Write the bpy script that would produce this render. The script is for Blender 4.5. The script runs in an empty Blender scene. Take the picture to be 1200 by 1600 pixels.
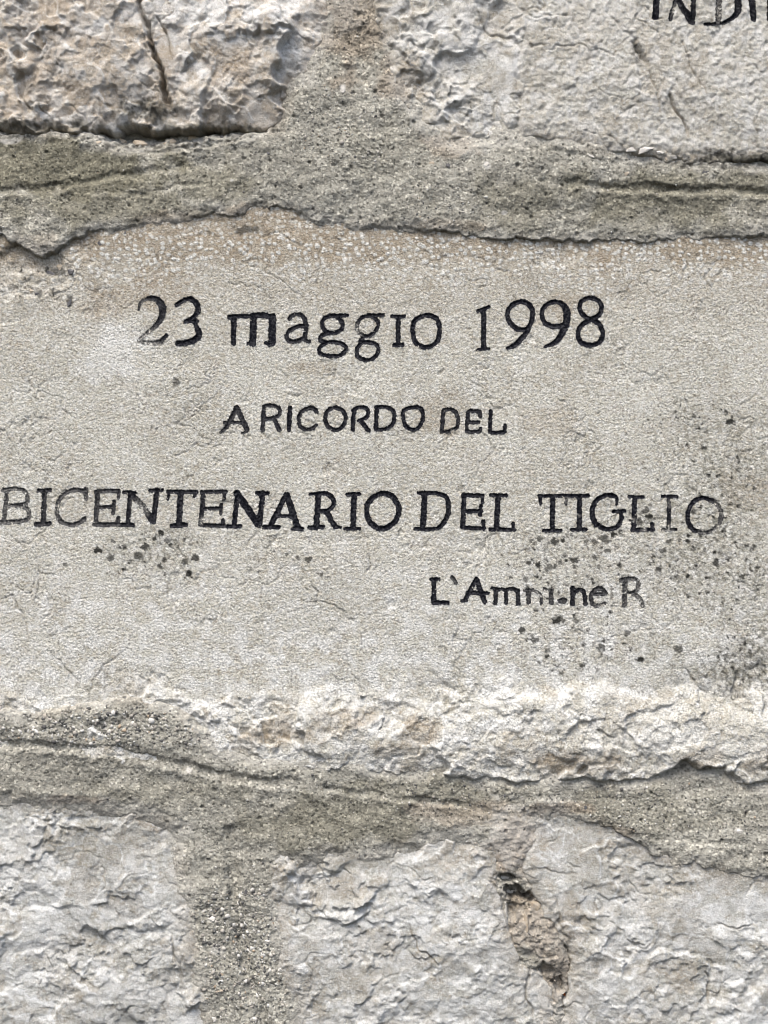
import bpy, bmesh, math, random
import numpy as np

# ------------------------------------------------------------------ camera, sky, sun, exposure
S = 0.0006            # metres of wall per unit of the layout grid (1200 x 1600 units in view)
ZC = 1.50             # height of the middle of the view above the ground
CAM_DIST = 1.30

scn = bpy.context.scene
cam_d = bpy.data.cameras.new("camera")
cam = bpy.data.objects.new("camera", cam_d)
scn.collection.objects.link(cam)
cam.location = (0.0, -CAM_DIST, ZC)
cam.rotation_euler = (math.radians(90), 0, 0)
cam_d.sensor_fit = 'VERTICAL'
cam_d.sensor_height = 24.0
cam_d.lens = 24.0 * CAM_DIST / (1600 * S)
cam_d.clip_start = 0.01
cam_d.clip_end = 200.0
scn.camera = cam

SUN_EL, SUN_AZ = 60.0, -24.0          # degrees; azimuth from straight in front of the wall, minus = left
world = bpy.data.worlds.new("World")
scn.world = world
world.use_nodes = True
wn = world.node_tree
wn.nodes.clear()
sky = wn.nodes.new('ShaderNodeTexSky')
sky.sky_type = 'NISHITA'
sky.sun_disc = False
sky.sun_elevation = math.radians(SUN_EL)
sky.sun_rotation = math.radians(180 - SUN_AZ)
sky.air_density = 1.0
sky.dust_density = 4.0
sky.ozone_density = 1.0
bg = wn.nodes.new('ShaderNodeBackground')
bg.inputs['Strength'].default_value = 0.10
wo = wn.nodes.new('ShaderNodeOutputWorld')
wn.links.new(sky.outputs[0], bg.inputs[0])
wn.links.new(bg.outputs[0], wo.inputs[0])

sun_d = bpy.data.lights.new("sun", 'SUN')
sun_d.energy = 1.3
sun_d.angle = math.radians(30)
sun_d.color = (1.0, 0.972, 0.905)
sun = bpy.data.objects.new("sun", sun_d)
scn.collection.objects.link(sun)
sun.rotation_euler = (math.radians(90 - SUN_EL), 0, math.radians(SUN_AZ))
sun.location = (-1, -3, 5)

scn.view_settings.view_transform = 'Standard'
scn.view_settings.look = 'None'
scn.view_settings.gamma = 1.0
scn.view_settings.use_curve_mapping = False
scn.view_settings.exposure = 1.44
scn.cycles.filter_width = 1.0

# ------------------------------------------------------------------ numpy noise
_r = np.random.RandomState(7)
PERM = _r.permutation(1024).astype(np.int32)
RND = _r.rand(8, 1024).astype(np.float32)
GANG = (_r.rand(1024) * 2 * np.pi).astype(np.float32)
GX, GY = np.cos(GANG), np.sin(GANG)

def hsh(ix, iy, seed):
    return PERM[(PERM[(ix + seed * 37) & 1023] + iy + seed * 131) & 1023]

def gn(x, y, seed=0):
    xi = np.floor(x); yi = np.floor(y)
    fx = (x - xi).astype(np.float32); fy = (y - yi).astype(np.float32)
    xi = xi.astype(np.int32); yi = yi.astype(np.int32)
    u = fx * fx * fx * (fx * (fx * 6 - 15) + 10)
    v = fy * fy * fy * (fy * (fy * 6 - 15) + 10)
    def g(dx, dy):
        h = hsh(xi + dx, yi + dy, seed)
        return GX[h] * (fx - dx) + GY[h] * (fy - dy)
    a = g(0, 0); b = g(1, 0); c = g(0, 1); d = g(1, 1)
    t = a + (b - a) * u
    return (t + (c + (d - c) * u - t) * v) * 1.5

def fbm(x, y, seed=0, octv=4, gain=0.5):
    t = 0; a = 1.0; f = 1.0
    for i in range(octv):
        t = t + gn(x * f, y * f, seed + i * 3) * a
        a *= gain; f *= 2.03
    return t

def ridged(x, y, seed=0, octv=4, gain=0.5):
    t = 0; a = 1.0; f = 1.0
    for i in range(octv):
        t = t + (1 - np.abs(gn(x * f, y * f, seed + i * 3)) * 1.6) * a
        a *= gain; f *= 2.03
    return t

def worley(x, y, seed=0, jit=0.9):
    xi = np.floor(x).astype(np.int32); yi = np.floor(y).astype(np.int32)
    f1 = np.full(x.shape, 9e9, np.float32); f2 = f1.copy()
    cid = np.zeros(x.shape, np.int32)
    bx = np.zeros(x.shape, np.float32); by = bx.copy()
    for j in (-1, 0, 1):
        for i in (-1, 0, 1):
            h = hsh(xi + i, yi + j, seed)
            dx = (x - (xi + i) - 0.5 - (RND[0][h] - 0.5) * jit).astype(np.float32)
            dy = (y - (yi + j) - 0.5 - (RND[1][h] - 0.5) * jit).astype(np.float32)
            d = dx * dx + dy * dy
            m = d < f1
            f2 = np.where(m, f1, np.minimum(f2, d))
            bx = np.where(m, dx, bx); by = np.where(m, dy, by)
            cid = np.where(m, h, cid)
            f1 = np.where(m, d, f1)
    return np.sqrt(f1), np.sqrt(f2), cid, bx, by

def sstep(a, b, x):
    t = np.clip((x - a) / (b - a), 0, 1)
    return t * t * (3 - 2 * t)

def facets(x, y, sc, seed, ax=1.0, warp=0.45, tilt=1.0, off=0.35, soft=0.11):
    """fracture faces: tilted planes that meet in steps and ridges. Returns relief (about -1..1), a mask of the bruised
    upper rims of the steps, and one random number for each face"""
    q = sc * 1.1
    wx = (gn(x / q, y / q, seed + 50) + 0.55 * gn(x / q * 2.3, y / q * 2.3, seed + 51) + 0.3 * gn(x / q * 5.1, y / q * 5.1, seed + 52)) * warp
    wy = (gn(x / q, y / q, seed + 70) + 0.55 * gn(x / q * 2.3, y / q * 2.3, seed + 71) + 0.3 * gn(x / q * 5.1, y / q * 5.1, seed + 72)) * warp
    X = x / (sc * ax) + wx; Y = y / sc + wy
    xi = np.floor(X).astype(np.int32); yi = np.floor(Y).astype(np.int32)
    f1 = np.full(x.shape, 9e9, np.float32); f2 = f1.copy()
    h1 = np.zeros(x.shape, np.float32); h2 = h1.copy(); c1 = np.zeros(x.shape, np.int32)
    for j in (-1, 0, 1):
        for i in (-1, 0, 1):
            h = hsh(xi + i, yi + j, seed)
            dx = (X - (xi + i) - 0.5 - (RND[0][h] - 0.5) * 0.95).astype(np.float32)
            dy = (Y - (yi + j) - 0.5 - (RND[1][h] - 0.5) * 0.95).astype(np.float32)
            d = dx * dx + dy * dy
            v = (RND[2][h] - 0.5) * off * 2 + ((RND[3][h] - 0.5) * dx + (RND[4][h] - 0.5) * dy) * 2 * tilt
            m = d < f1; m2 = (~m) & (d < f2)
            f2 = np.where(m, f1, np.where(m2, d, f2)); h2 = np.where(m, h1, np.where(m2, v, h2))
            h1 = np.where(m, v, h1); c1 = np.where(m, h, c1); f1 = np.where(m, d, f1)
    g = np.sqrt(f2) - np.sqrt(f1)
    k = 0.5 + 0.5 * sstep(0, soft, g)
    rel = h2 + (h1 - h2) * k
    rim = (1 - sstep(0.02, 0.15, g)) * sstep(0.05, 0.30, h1 - h2)
    return rel, rim, RND[7][c1]

def chips(x, y, sc, seed, ax=1.0):
    return facets(x, y, sc, seed, ax)[0]

def poly_sd(x, y, poly):
    """signed distance, positive inside"""
    p = np.array(poly, np.float32)
    q = np.roll(p, -1, 0)
    best = np.full(x.shape, 1e9, np.float32)
    inside = np.zeros(x.shape, bool)
    for (ax, ay), (bx, by) in zip(p, q):
        ex, ey = bx - ax, by - ay
        L = ex * ex + ey * ey + 1e-9
        t = np.clip(((x - ax) * ex + (y - ay) * ey) / L, 0, 1)
        d = (x - ax - t * ex) ** 2 + (y - ay - t * ey) ** 2
        best = np.minimum(best, d)
        if ay != by:
            c = ((ay > y) != (by > y)) & (x < ex * (y - ay) / (by - ay) + ax)
            inside ^= c
    d = np.sqrt(best)
    return np.where(inside, d, -d)

def line_d(x, y, pts):
    best = np.full(x.shape, 1e9, np.float32); tt = np.zeros(x.shape, np.float32)
    n = len(pts) - 1
    for k in range(n):
        (ax, ay), (bx, by) = pts[k][:2], pts[k + 1][:2]
        ex, ey = bx - ax, by - ay
        t = np.clip(((x - ax) * ex + (y - ay) * ey) / (ex * ex + ey * ey + 1e-9), 0, 1)
        d = np.hypot(x - ax - t * ex, y - ay - t * ey)
        m = d < best
        best = np.where(m, d, best); tt = np.where(m, (k + t) / n, tt)
    return best, tt

def idw(x, y, pts, p=2.0, soft=30.0):
    num = 0; den = 0
    for (px, py, v) in pts:
        w = 1.0 / (((x - px) ** 2 + (y - py) ** 2 + soft * soft) ** p)
        num = num + w * v; den = den + w
    return num / den

def blob(x, y, cx, cy, rx, ry, seed=5, rag=0.35, sc=40):
    """a soft ragged patch; worked out only near its place"""
    out = np.zeros(x.shape, np.float32)
    i0, i1 = np.searchsorted(x[0], (cx - rx * 1.8, cx + rx * 1.8)); j0, j1 = np.searchsorted(y[:, 0], (cy - ry * 1.8, cy + ry * 1.8))
    if i1 <= i0 or j1 <= j0: return out
    X = x[j0:j1, i0:i1]; Y = y[j0:j1, i0:i1]
    n = fbm(X / sc, Y / sc, seed, 4) * rag
    out[j0:j1, i0:i1] = 1 - sstep(0.45, 1.0, np.hypot((X - cx) / rx, (Y - cy) / ry) + n)
    return out

# ------------------------------------------------------------------ the layout grid of the wall face
def axis(lo, hi, a, b, fine, coarse):
    return np.concatenate([np.arange(lo, a, coarse), np.arange(a, b, fine), np.arange(b, hi + coarse * 0.5, coarse)]).astype(np.float32)

PX = axis(-220, 1420, -12, 1212, 1.5, 6.0)
PY = axis(-220, 1820, -12, 1612, 1.5, 6.0)
GXX, GYY = np.meshgrid(PX, PY)
NY, NX = GXX.shape

def sub(x0, y0, x1, y1):
    i0, i1 = max(np.searchsorted(PX, x0) - 2, 0), min(np.searchsorted(PX, x1) + 2, NX)
    j0, j1 = max(np.searchsorted(PY, y0) - 2, 0), min(np.searchsorted(PY, y1) + 2, NY)
    return slice(j0, j1), slice(i0, i1)

HALL = np.full((NY, NX), -60.0, np.float32)       # highest stone surface, millimetres
ROOT_Z = ZC - 0.60

# ------------------------------------------------------------------ materials
def new_mat(name):
    m = bpy.data.materials.new(name); m.use_nodes = True
    nt = m.node_tree; nt.nodes.clear()
    out = nt.nodes.new('ShaderNodeOutputMaterial')
    b = nt.nodes.new('ShaderNodeBsdfPrincipled')
    nt.links.new(b.outputs[0], out.inputs[0])
    return m, nt, b

class NB:
    def __init__(self, nt):
        self.nt = nt
        self.co = nt.nodes.new('ShaderNodeTexCoord').outputs['Object']
    def noise(self, scale, detail=4, rough=0.55, dist=0.0):
        n = self.nt.nodes.new('ShaderNodeTexNoise')
        n.inputs['Scale'].default_value = scale; n.inputs['Detail'].default_value = detail
        n.inputs['Roughness'].default_value = rough; n.inputs['Distortion'].default_value = dist
        self.nt.links.new(self.co, n.inputs['Vector'])
        return n.outputs[0]
    def vor(self, scale, out='Distance', feature='F1'):
        n = self.nt.nodes.new('ShaderNodeTexVoronoi'); n.feature = feature
        n.inputs['Scale'].default_value = scale
        self.nt.links.new(self.co, n.inputs['Vector'])
        return n.outputs[out]
    def ramp(self, src, stops):
        n = self.nt.nodes.new('ShaderNodeValToRGB')
        el = n.color_ramp.elements
        while len(el) < len(stops): el.new(0.5)
        for e, (p, c) in zip(el, stops):
            e.position = p; e.color = (c[0], c[1], c[2], 1) if hasattr(c, '__len__') else (c, c, c, 1)
        self.nt.links.new(src, n.inputs[0])
        return n.outputs[0]
    def attr(self, name):
        n = self.nt.nodes.new('ShaderNodeAttribute'); n.attribute_name = name
        return n.outputs['Fac']
    def math(self, op, a, b):
        n = self.nt.nodes.new('ShaderNodeMath'); n.operation = op
        for k, v in enumerate((a, b)):
            if hasattr(v, 'is_linked'): self.nt.links.new(v, n.inputs[k])
            else: n.inputs[k].default_value = v
        return n.outputs[0]
    def mix(self, fac, a, b, mode='MIX'):
        n = self.nt.nodes.new('ShaderNodeMix'); n.data_type = 'RGBA'; n.blend_type = mode
        for k, v in ((0, fac), (6, a), (7, b)):
            if hasattr(v, 'is_linked'): self.nt.links.new(v, n.inputs[k])
            elif k == 0: n.inputs[0].default_value = v
            else: n.inputs[k].default_value = (v[0], v[1], v[2], 1)
        return n.outputs[2]
    def bump(self, src, strength, dist, normal=None):
        n = self.nt.nodes.new('ShaderNodeBump')
        n.inputs['Strength'].default_value = strength; n.inputs['Distance'].default_value = dist
        self.nt.links.new(src, n.inputs['Height'])
        if normal is not None: self.nt.links.new(normal, n.inputs['Normal'])
        return n.outputs[0]

def stone_mat(name, base, second, tan, pale, grain=0.5, peck=0.0):
    m, nt, b = new_mat(name); q = NB(nt)
    c = q.mix(q.ramp(q.noise(14, 5, 0.6), [(0.38, 0.0), (0.62, 1.0)]), base, second)
    # mottling: small blotches a few millimetres wide
    c = q.mix(q.ramp(q.noise(150, 4, 0.65, 0.4), [(0.50, 0.0), (0.68, 0.55)]), c, tan)
    c = q.mix(q.ramp(q.noise(230, 3, 0.6), [(0.52, 0.0), (0.66, 0.6)]), c, pale)
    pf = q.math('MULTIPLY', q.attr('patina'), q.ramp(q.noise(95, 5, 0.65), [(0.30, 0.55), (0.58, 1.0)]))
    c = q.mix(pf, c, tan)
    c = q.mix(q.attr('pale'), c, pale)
    c = q.mix(q.ramp(q.noise(380, 6, 0.8, 0.6), [(0.545, 0.0), (0.60, 0.55)]), c, pale)
    c = q.mix(q.ramp(q.noise(310, 6, 0.8, 0.8), [(0.56, 0.0), (0.62, 0.45)]), c, (tan[0] * 0.62, tan[1] * 0.62, tan[2] * 0.62))
    gr = q.ramp(q.noise(480, 4, 0.72), [(0.40, 1.0 - 0.75 * grain), (0.50, 1.0), (0.62, 1.0 + 0.36 * grain)])
    c = q.mix(q.ramp(q.noise(60, 4, 0.6), [(0.35, 0.35), (0.65, 1.0)]), c, gr, 'MULTIPLY')
    c = q.mix(q.attr('moss'), c, (0.105, 0.098, 0.062))
    c = q.mix(q.attr('lichen_and_dark'), c, (0.040, 0.039, 0.034))
    nt.links.new(c, b.inputs['Base Color'])
    b.inputs['Roughness'].default_value = 0.92
    b.inputs['Specular IOR Level'].default_value = 0.15
    nrm = q.bump(q.noise(560, 6, 0.8), 0.9, 0.0024)
    if peck: nrm = q.bump(q.ramp(q.vor(400), [(0.15, 0.0), (0.5, 1.0)]), peck, 0.0016, nrm)
    nt.links.new(nrm, b.inputs['Normal'])
    return m

def mortar_mat(name):
    m, nt, b = new_mat(name); q = NB(nt)
    c = q.mix(q.ramp(q.noise(9, 5, 0.6), [(0.38, 0.0), (0.62, 1.0)]), (0.325, 0.311, 0.264), (0.400, 0.385, 0.332))
    c = q.mix(q.attr('moss'), c, (0.205, 0.192, 0.142))
    c = q.mix(q.attr('patina'), c, (0.315, 0.258, 0.195))
    cell = q.vor(520, 'Color')
    sep = nt.nodes.new('ShaderNodeSeparateColor'); nt.links.new(cell, sep.inputs[0])
    grain = q.ramp(sep.outputs[0], [(0.0, 0.22), (0.12, 0.66), (0.5, 1.0), (0.86, 1.18), (0.97, 1.9)])
    c = q.mix(0.78, c, grain, 'MULTIPLY')
    c = q.mix(q.attr('pale'), c, (0.56, 0.54, 0.50))
    c = q.mix(q.attr('lichen_and_dark'), c, (0.050, 0.046, 0.036))
    nt.links.new(c, b.inputs['Base Color'])
    b.inputs['Roughness'].default_value = 0.95
    b.inputs['Specular IOR Level'].default_value = 0.12
    n1 = q.bump(q.noise(640, 4, 0.8), 0.9, 0.0022)
    nt.links.new(n1, b.inputs['Normal'])
    return m

M_C = stone_mat("dressed_limestone", (0.575, 0.558, 0.488), (0.500, 0.478, 0.408), (0.345, 0.288, 0.212), (0.715, 0.708, 0.672), 0.70, 0.30)
M_UP = stone_mat("tan_limestone", (0.610, 0.555, 0.468), (0.535, 0.470, 0.380), (0.435, 0.352, 0.262), (0.700, 0.688, 0.655), 0.28)
M_RT = stone_mat("cream_limestone", (0.570, 0.552, 0.492), (0.500, 0.480, 0.420), (0.355, 0.302, 0.228), (0.700, 0.695, 0.668), 0.30)
M_LO = stone_mat("white_limestone", (0.505, 0.508, 0.478), (0.375, 0.366, 0.322), (0.355, 0.305, 0.236), (0.705, 0.710, 0.695), 0.30)
M_MO = mortar_mat("lime_mortar")

def paint_mat():
    m, nt, b = new_mat("black_letter_paint"); q = NB(nt)
    c = q.mix(q.ramp(q.noise(420, 4, 0.7), [(0.46, 0.0), (0.72, 1.0)]), (0.0045, 0.0048, 0.0080), (0.055, 0.055, 0.060))
    c = q.mix(q.attr('fade'), c, (0.30, 0.29, 0.265))
    nt.links.new(c, b.inputs['Base Color'])
    b.inputs['Roughness'].default_value = 0.85
    b.inputs['Specular IOR Level'].default_value = 0.08
    nt.links.new(q.bump(q.noise(800, 3, 0.6), 0.4, 0.0008), b.inputs['Normal'])
    return m
M_PAINT = paint_mat()

def pebble_mat():
    m, nt, b = new_mat("mortar_aggregate"); q = NB(nt)
    c = q.ramp(q.attr('tone'), [(0.0, (0.075, 0.073, 0.070)), (0.25, (0.14, 0.132, 0.12)), (0.45, (0.26, 0.24, 0.21)),
                                (0.62, (0.38, 0.355, 0.31)), (0.75, (0.30, 0.22, 0.14)), (0.85, (0.47, 0.45, 0.41)), (1.0, (0.56, 0.55, 0.52))])
    nt.links.new(q.mix(0.5, c, q.ramp(q.noise(500, 3), [(0.3, 0.7), (0.7, 1.2)]), 'MULTIPLY'), b.inputs['Base Color'])
    b.inputs['Roughness'].default_value = 0.8
    return m
M_PEB = pebble_mat()

def plain_mat(name, c1, c2):
    m, nt, b = new_mat(name); q = NB(nt)
    nt.links.new(q.mix(q.ramp(q.noise(260, 4, 0.6), [(0.35, 0.0), (0.65, 1.0)]), c1, c2), b.inputs['Base Color'])
    b.inputs['Roughness'].default_value = 0.85
    nt.links.new(q.bump(q.noise(700, 4, 0.6), 0.5, 0.001), b.inputs['Normal'])
    return m
M_CHW = plain_mat("white_limestone_chip", (0.62, 0.60, 0.56), (0.50, 0.47, 0.42))
M_CHD = plain_mat("dark_flint", (0.060, 0.060, 0.066), (0.13, 0.125, 0.125))
M_CHT = plain_mat("tan_chip", (0.36, 0.29, 0.21), (0.44, 0.38, 0.30))
M_RUST = plain_mat("rusty_scrap", (0.42, 0.13, 0.035), (0.25, 0.08, 0.03))

# ------------------------------------------------------------------ object helpers
C = scn.collection
root = bpy.data.objects.new("stone_wall", None)
C.objects.link(root)
root.location = (0, 0, ROOT_Z)
root.empty_display_size = 0.1
root["label"] = "weathered limestone wall with black painted inscription and grey mortar joints"
root["category"] = "wall"
root["kind"] = "thing"

def wx(px): return (px - 600.0) * S
def wz(py): return ZC + (800.0 - py) * S - ROOT_Z

def field_mesh(name, sl, h, keep, mat, attrs, label=None, parent=root, back=0.07):
    """a solid piece whose front is a relief h (mm towards the viewer), cut to the cells in keep, with sides running back into the wall"""
    x = GXX[sl]; y = GYY[sl]
    ny, nx = x.shape
    idx = np.full((ny, nx), -1, np.int64)
    use = np.zeros((ny, nx), bool)
    use[:-1, :-1] |= keep; use[1:, :-1] |= keep; use[:-1, 1:] |= keep; use[1:, 1:] |= keep
    n = int(use.sum()); idx[use] = np.arange(n)
    co = np.stack([wx(x[use]), -h[use] * 0.001, wz(y[use])], 1)
    J, I = np.nonzero(keep)
    quads = np.stack([idx[J, I], idx[J + 1, I], idx[J + 1, I + 1], idx[J, I + 1]], 1)
    K = np.zeros((ny + 1, nx + 1), bool); K[1:-1, 1:-1] = keep
    edges = []
    def side(dj, di, a, b):
        e = keep & ~K[1 + dj:ny + dj, 1 + di:nx + di]
        jj, ii = np.nonzero(e)
        edges.append(np.stack([idx[jj + a[0], ii + a[1]], idx[jj + b[0], ii + b[1]]], 1))
    side(-1, 0, (0, 1), (0, 0)); side(1, 0, (1, 0), (1, 1)); side(0, -1, (0, 0), (1, 0)); side(0, 1, (1, 1), (0, 1))
    e = np.concatenate(edges)
    u, inv = np.unique(e, return_inverse=True); inv = inv.reshape(e.shape)
    bc = co[u].copy(); bc[:, 1] = back
    quads = np.concatenate([quads, np.stack([e[:, 1], e[:, 0], n + inv[:, 0], n + inv[:, 1]], 1)])
    co = np.concatenate([co, bc])
    me = bpy.data.meshes.new(name)
    me.vertices.add(len(co)); me.vertices.foreach_set('co', co.astype(np.float32).ravel())
    me.loops.add(quads.size); me.loops.foreach_set('vertex_index', quads.astype(np.int32).ravel())
    me.polygons.add(len(quads))
    me.polygons.foreach_set('loop_start', np.arange(0, quads.size, 4, dtype=np.int32))
    me.polygons.foreach_set('use_smooth', np.ones(len(quads), bool))
    me.update(calc_edges=True)
    for k in ('patina', 'pale', 'moss', 'lichen_and_dark'):
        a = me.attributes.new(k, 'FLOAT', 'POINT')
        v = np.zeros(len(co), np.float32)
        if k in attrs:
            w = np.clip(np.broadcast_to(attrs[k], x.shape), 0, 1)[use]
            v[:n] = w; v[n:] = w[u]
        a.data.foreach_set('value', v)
    me.materials.append(mat)
    o = bpy.data.objects.new(name, me); C.objects.link(o); o.parent = parent
    if label: o["label"] = label
    return o

# ------------------------------------------------------------------ lettering: strokes in layout units
def catmull(pts, closed):
    P = np.array(pts, float)
    n = len(P)
    out = []
    rng = range(n) if closed else range(n - 1)
    for i in rng:
        if closed: a, b, c, d = P[(i - 1) % n], P[i], P[(i + 1) % n], P[(i + 2) % n]
        else: a, b, c, d = P[max(i - 1, 0)], P[i], P[i + 1], P[min(i + 2, n - 1)]
        for t in (0, .25, .5, .75):
            out.append(0.5 * (2 * b + (c - a) * t + (2 * a - 5 * b + 4 * c - d) * t * t + (3 * b - a - 3 * c + d) * t ** 3))
    out.append(P[0] if closed else P[-1])
    return out

LETTERS = []
class Trace:
    def __init__(self, ox, oy, s): self.o = (ox, oy, s)
    def conv(self, pts, w, closed, curve):
        ox, oy, s = self.o
        w = list(w) if hasattr(w, '__len__') else [w] * len(pts)
        P = [(ox + p[0] / s, oy + p[1] / s, ww / s) for p, ww in zip(pts, w)]
        if curve: P = [tuple(p) for p in catmull(P, closed)]
        return P
    def add(self, char, strokes, wear=0.06, spots=(), stone='C', depth=1.2):
        sk = []
        for st in strokes:
            kind, w, pts = st[0], st[1], st[2:]
            sk.append(self.conv(pts, w, kind == 'o', kind in 'co'))
        ox, oy, s = self.o
        LETTERS.append(dict(char=char, strokes=sk, wear=wear, stone=stone, depth=depth,
                            spots=[(ox + a / s, oy + b / s, r / s, k) for a, b, r, k in spots]))

t = Trace(200, 440, 4.8)
t.add('2', [('c', (16, 22, 30, 36, 46, 48, 46, 40, 30, 24, 16), (80, 205), (95, 160), (140, 128), (185, 124), (235, 150), (260, 195), (256, 250), (230, 305), (185, 350), (130, 395), (78, 440)),
            ('c', (14, 24, 36, 36, 24), (78, 442), (130, 455), (200, 455), (245, 448), (285, 405))], 0.05, [(120, 425, 150, .33), (110, 160, 70, .12)])
t.add('3', [('c', (30, 30, 32, 38, 38, 36, 30, 30), (365, 172), (405, 146), (460, 128), (500, 150), (525, 195), (515, 240), (480, 272), (440, 295)),
            ('l', 30, (430, 297), (515, 297)), ('c', (28, 34, 42, 46, 42, 38), (503, 300), (515, 345), (535, 390), (512, 428), (450, 455), (375, 462))], 0.0)
t.add('m', [('l', 34, (762, 266), (800, 262)), ('l', 36, (795, 270), (790, 460)), ('l', 30, (800, 260), (930, 258)), ('l', (46, 50), (942, 255), (935, 460)), ('l', 20, (898, 464), (950, 466)),
            ('c', 38, (940, 256), (1010, 250), (1078, 264)), ('l', 52, (1082, 264), (1080, 455)), ('c', 26, (1035, 458), (1060, 470), (1090, 462))], 0.0)
t = Trace(430, 450, 4.286)
t.add('a', [('c', (24, 22, 26, 26, 26, 26, 24, 20), (95, 205), (115, 182), (165, 178), (195, 205), (208, 260), (200, 325), (206, 352), (230, 356)),
            ('c', 25, (200, 250), (140, 260), (90, 292), (76, 325), (95, 352), (140, 356), (195, 335))], 0.05)
t.add('g', [('o', 25, (385, 186), (430, 205), (450, 245), (435, 285), (385, 300), (335, 285), (315, 240), (335, 200)), ('l', 22, (370, 182), (482, 184)),
            ('c', 28, (350, 300), (312, 320), (302, 345), (332, 362)), ('o', 23, (385, 360), (450, 375), (476, 405), (440, 448), (385, 455), (312, 445), (292, 415), (325, 375))], 0.03)
t.add('g', [('o', 22, (620, 187), (675, 205), (690, 250), (660, 300), (615, 325), (565, 300), (547, 255), (570, 205)), ('c', 22, (620, 180), (680, 184), (724, 180)),
            ('c', 20, (600, 325), (572, 345), (567, 362)), ('o', 24, (620, 362), (678, 380), (690, 425), (663, 465), (610, 484), (557, 460), (547, 410), (572, 374))], 0.04, [(550, 285, 60, .30)])
t.add('i', [('l', 28, (825, 195), (822, 380)), ('l', 22, (783, 191), (862, 191)), ('l', 26, (795, 382), (852, 380))], 0.02)
t.add('o', [('o', 28, (1020, 182), (1080, 205), (1100, 270), (1090, 345), (1050, 385), (1000, 397), (945, 368), (922, 310), (927, 235), (965, 197))], 0.02)
t = Trace(720, 440, 4.8)
t.add('1', [('l', 33, (172, 215), (170, 500)), ('l', (28, 22), (130, 221), (210, 188)), ('l', 19, (126, 510), (208, 503))], 0.01)
t.add('9', [('o', 32, (450, 148), (515, 175), (540, 235), (525, 310), (490, 355), (430, 355), (375, 315), (350, 250), (375, 185)),
            ('c', (28, 32, 38, 36, 20), (535, 270), (500, 370), (450, 430), (405, 475), (350, 498))], 0.01)
t.add('9', [('o', 31, (710, 150), (775, 175), (800, 240), (785, 310), (720, 335), (650, 320), (612, 270), (616, 205), (655, 165)),
            ('c', (44, 50, 50, 42, 32, 16), (775, 182), (798, 240), (790, 320), (740, 420), (690, 465), (630, 485))], 0.01)
t.add('8', [('o', 30, (975, 122), (1035, 145), (1056, 200), (1035, 250), (975, 278), (915, 245), (890, 195), (915, 140)),
            ('o', 33, (975, 287), (1040, 320), (1064, 390), (1040, 452), (975, 476), (907, 458), (878, 405), (897, 335))], 0.02)
t = Trace(330, 610, 4.8)
t.add('A', [('l', (34, 34, 26, 12), (190, 132), (150, 210), (110, 280), (66, 316)), ('l', (34, 34, 36), (195, 132), (230, 210), (268, 298)), ('l', 20, (100, 241), (230, 240)), ('l', 22, (238, 318), (275, 300))], 0.07)
t.add('R', [('l', 29, (398, 120), (385, 295)), ('c', 24, (395, 118), (455, 112), (508, 135), (512, 175), (470, 205), (395, 216)), ('l', 30, (470, 205), (510, 295))], 0.06)
t.add('I', [('l', 30, (590, 130), (583, 292))], 0.02)
t.add('C', [('c', 26, (790, 165), (775, 137), (735, 131), (680, 160), (657, 210), (667, 265), (715, 294), (760, 285), (785, 260))], 0.05)
t.add('O', [('o', 27, (930, 130), (985, 150), (1008, 205), (985, 270), (930, 297), (880, 270), (854, 215), (875, 150))], 0.04)
t.add('R', [('l', 28, (1070, 145), (1062, 295)), ('c', 26, (1060, 150), (1100, 127), (1150, 127), (1178, 160), (1165, 200), (1110, 225)), ('c', 27, (1110, 222), (1140, 250), (1180, 302))], 0.02)
t = Trace(570, 610, 4.8)
t.add('D', [('l', 28, (90, 130), (82, 290)), ('c', 26, (85, 128), (150, 124), (205, 145), (221, 195), (205, 255), (150, 290), (82, 292))], 0.02)
t.add('O', [('o', 25, (365, 128), (415, 132), (435, 175), (428, 240), (395, 284), (350, 292), (305, 265), (286, 205), (292, 150))], 0.02)
t.add('D', [('l', 26, (590, 150), (578, 310)), ('c', 24, (590, 147), (635, 142), (680, 160), (699, 215), (690, 275), (640, 305), (580, 308))], 0.05, [(655, 300, 22, .4)])
t.add('E', [('l', 24, (865, 195), (862, 157), (790, 150), (774, 162), (768, 230), (763, 300), (800, 312), (862, 306), (868, 285)), ('l', 22, (765, 238), (855, 238))], 0.05)
t.add('L', [('l', 25, (945, 155), (940, 240), (940, 312), (1000, 318), (1048, 312), (1050, 262))], 0.03)
t = Trace(0, 740, 4.615)
t.add('B', [('l', 28, (50, 120), (30, 340)), ('c', 24, (25, 116), (110, 107), (175, 125), (198, 170), (183, 215), (110, 228), (40, 228)),
            ('c', 27, (110, 228), (180, 240), (210, 290), (190, 330), (110, 345), (3, 350))], 0.20)
t.add('I', [('l', 32, (320, 125), (310, 360)), ('l', 24, (275, 122), (360, 118)), ('l', 27, (258, 365), (360, 358))], 0.07)
t.add('C', [('c', 28, (622, 130), (540, 115), (462, 145), (417, 215), (414, 300), (450, 350), (520, 367), (575, 350), (607, 322)), ('l', 28, (618, 108), (620, 178))], 0.14, [(405, 250, 60, .25)])
t.add('E', [('l', 32, (705, 130), (690, 355)), ('l', 26, (690, 130), (770, 122), (855, 125)), ('l', 22, (855, 120), (855, 170)), ('l', 24, (705, 245), (820, 240)), ('l', 26, (822, 205), (815, 285)),
            ('l', 29, (680, 365), (855, 368)), ('l', 26, (850, 365), (852, 322))], 0.10)
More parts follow.
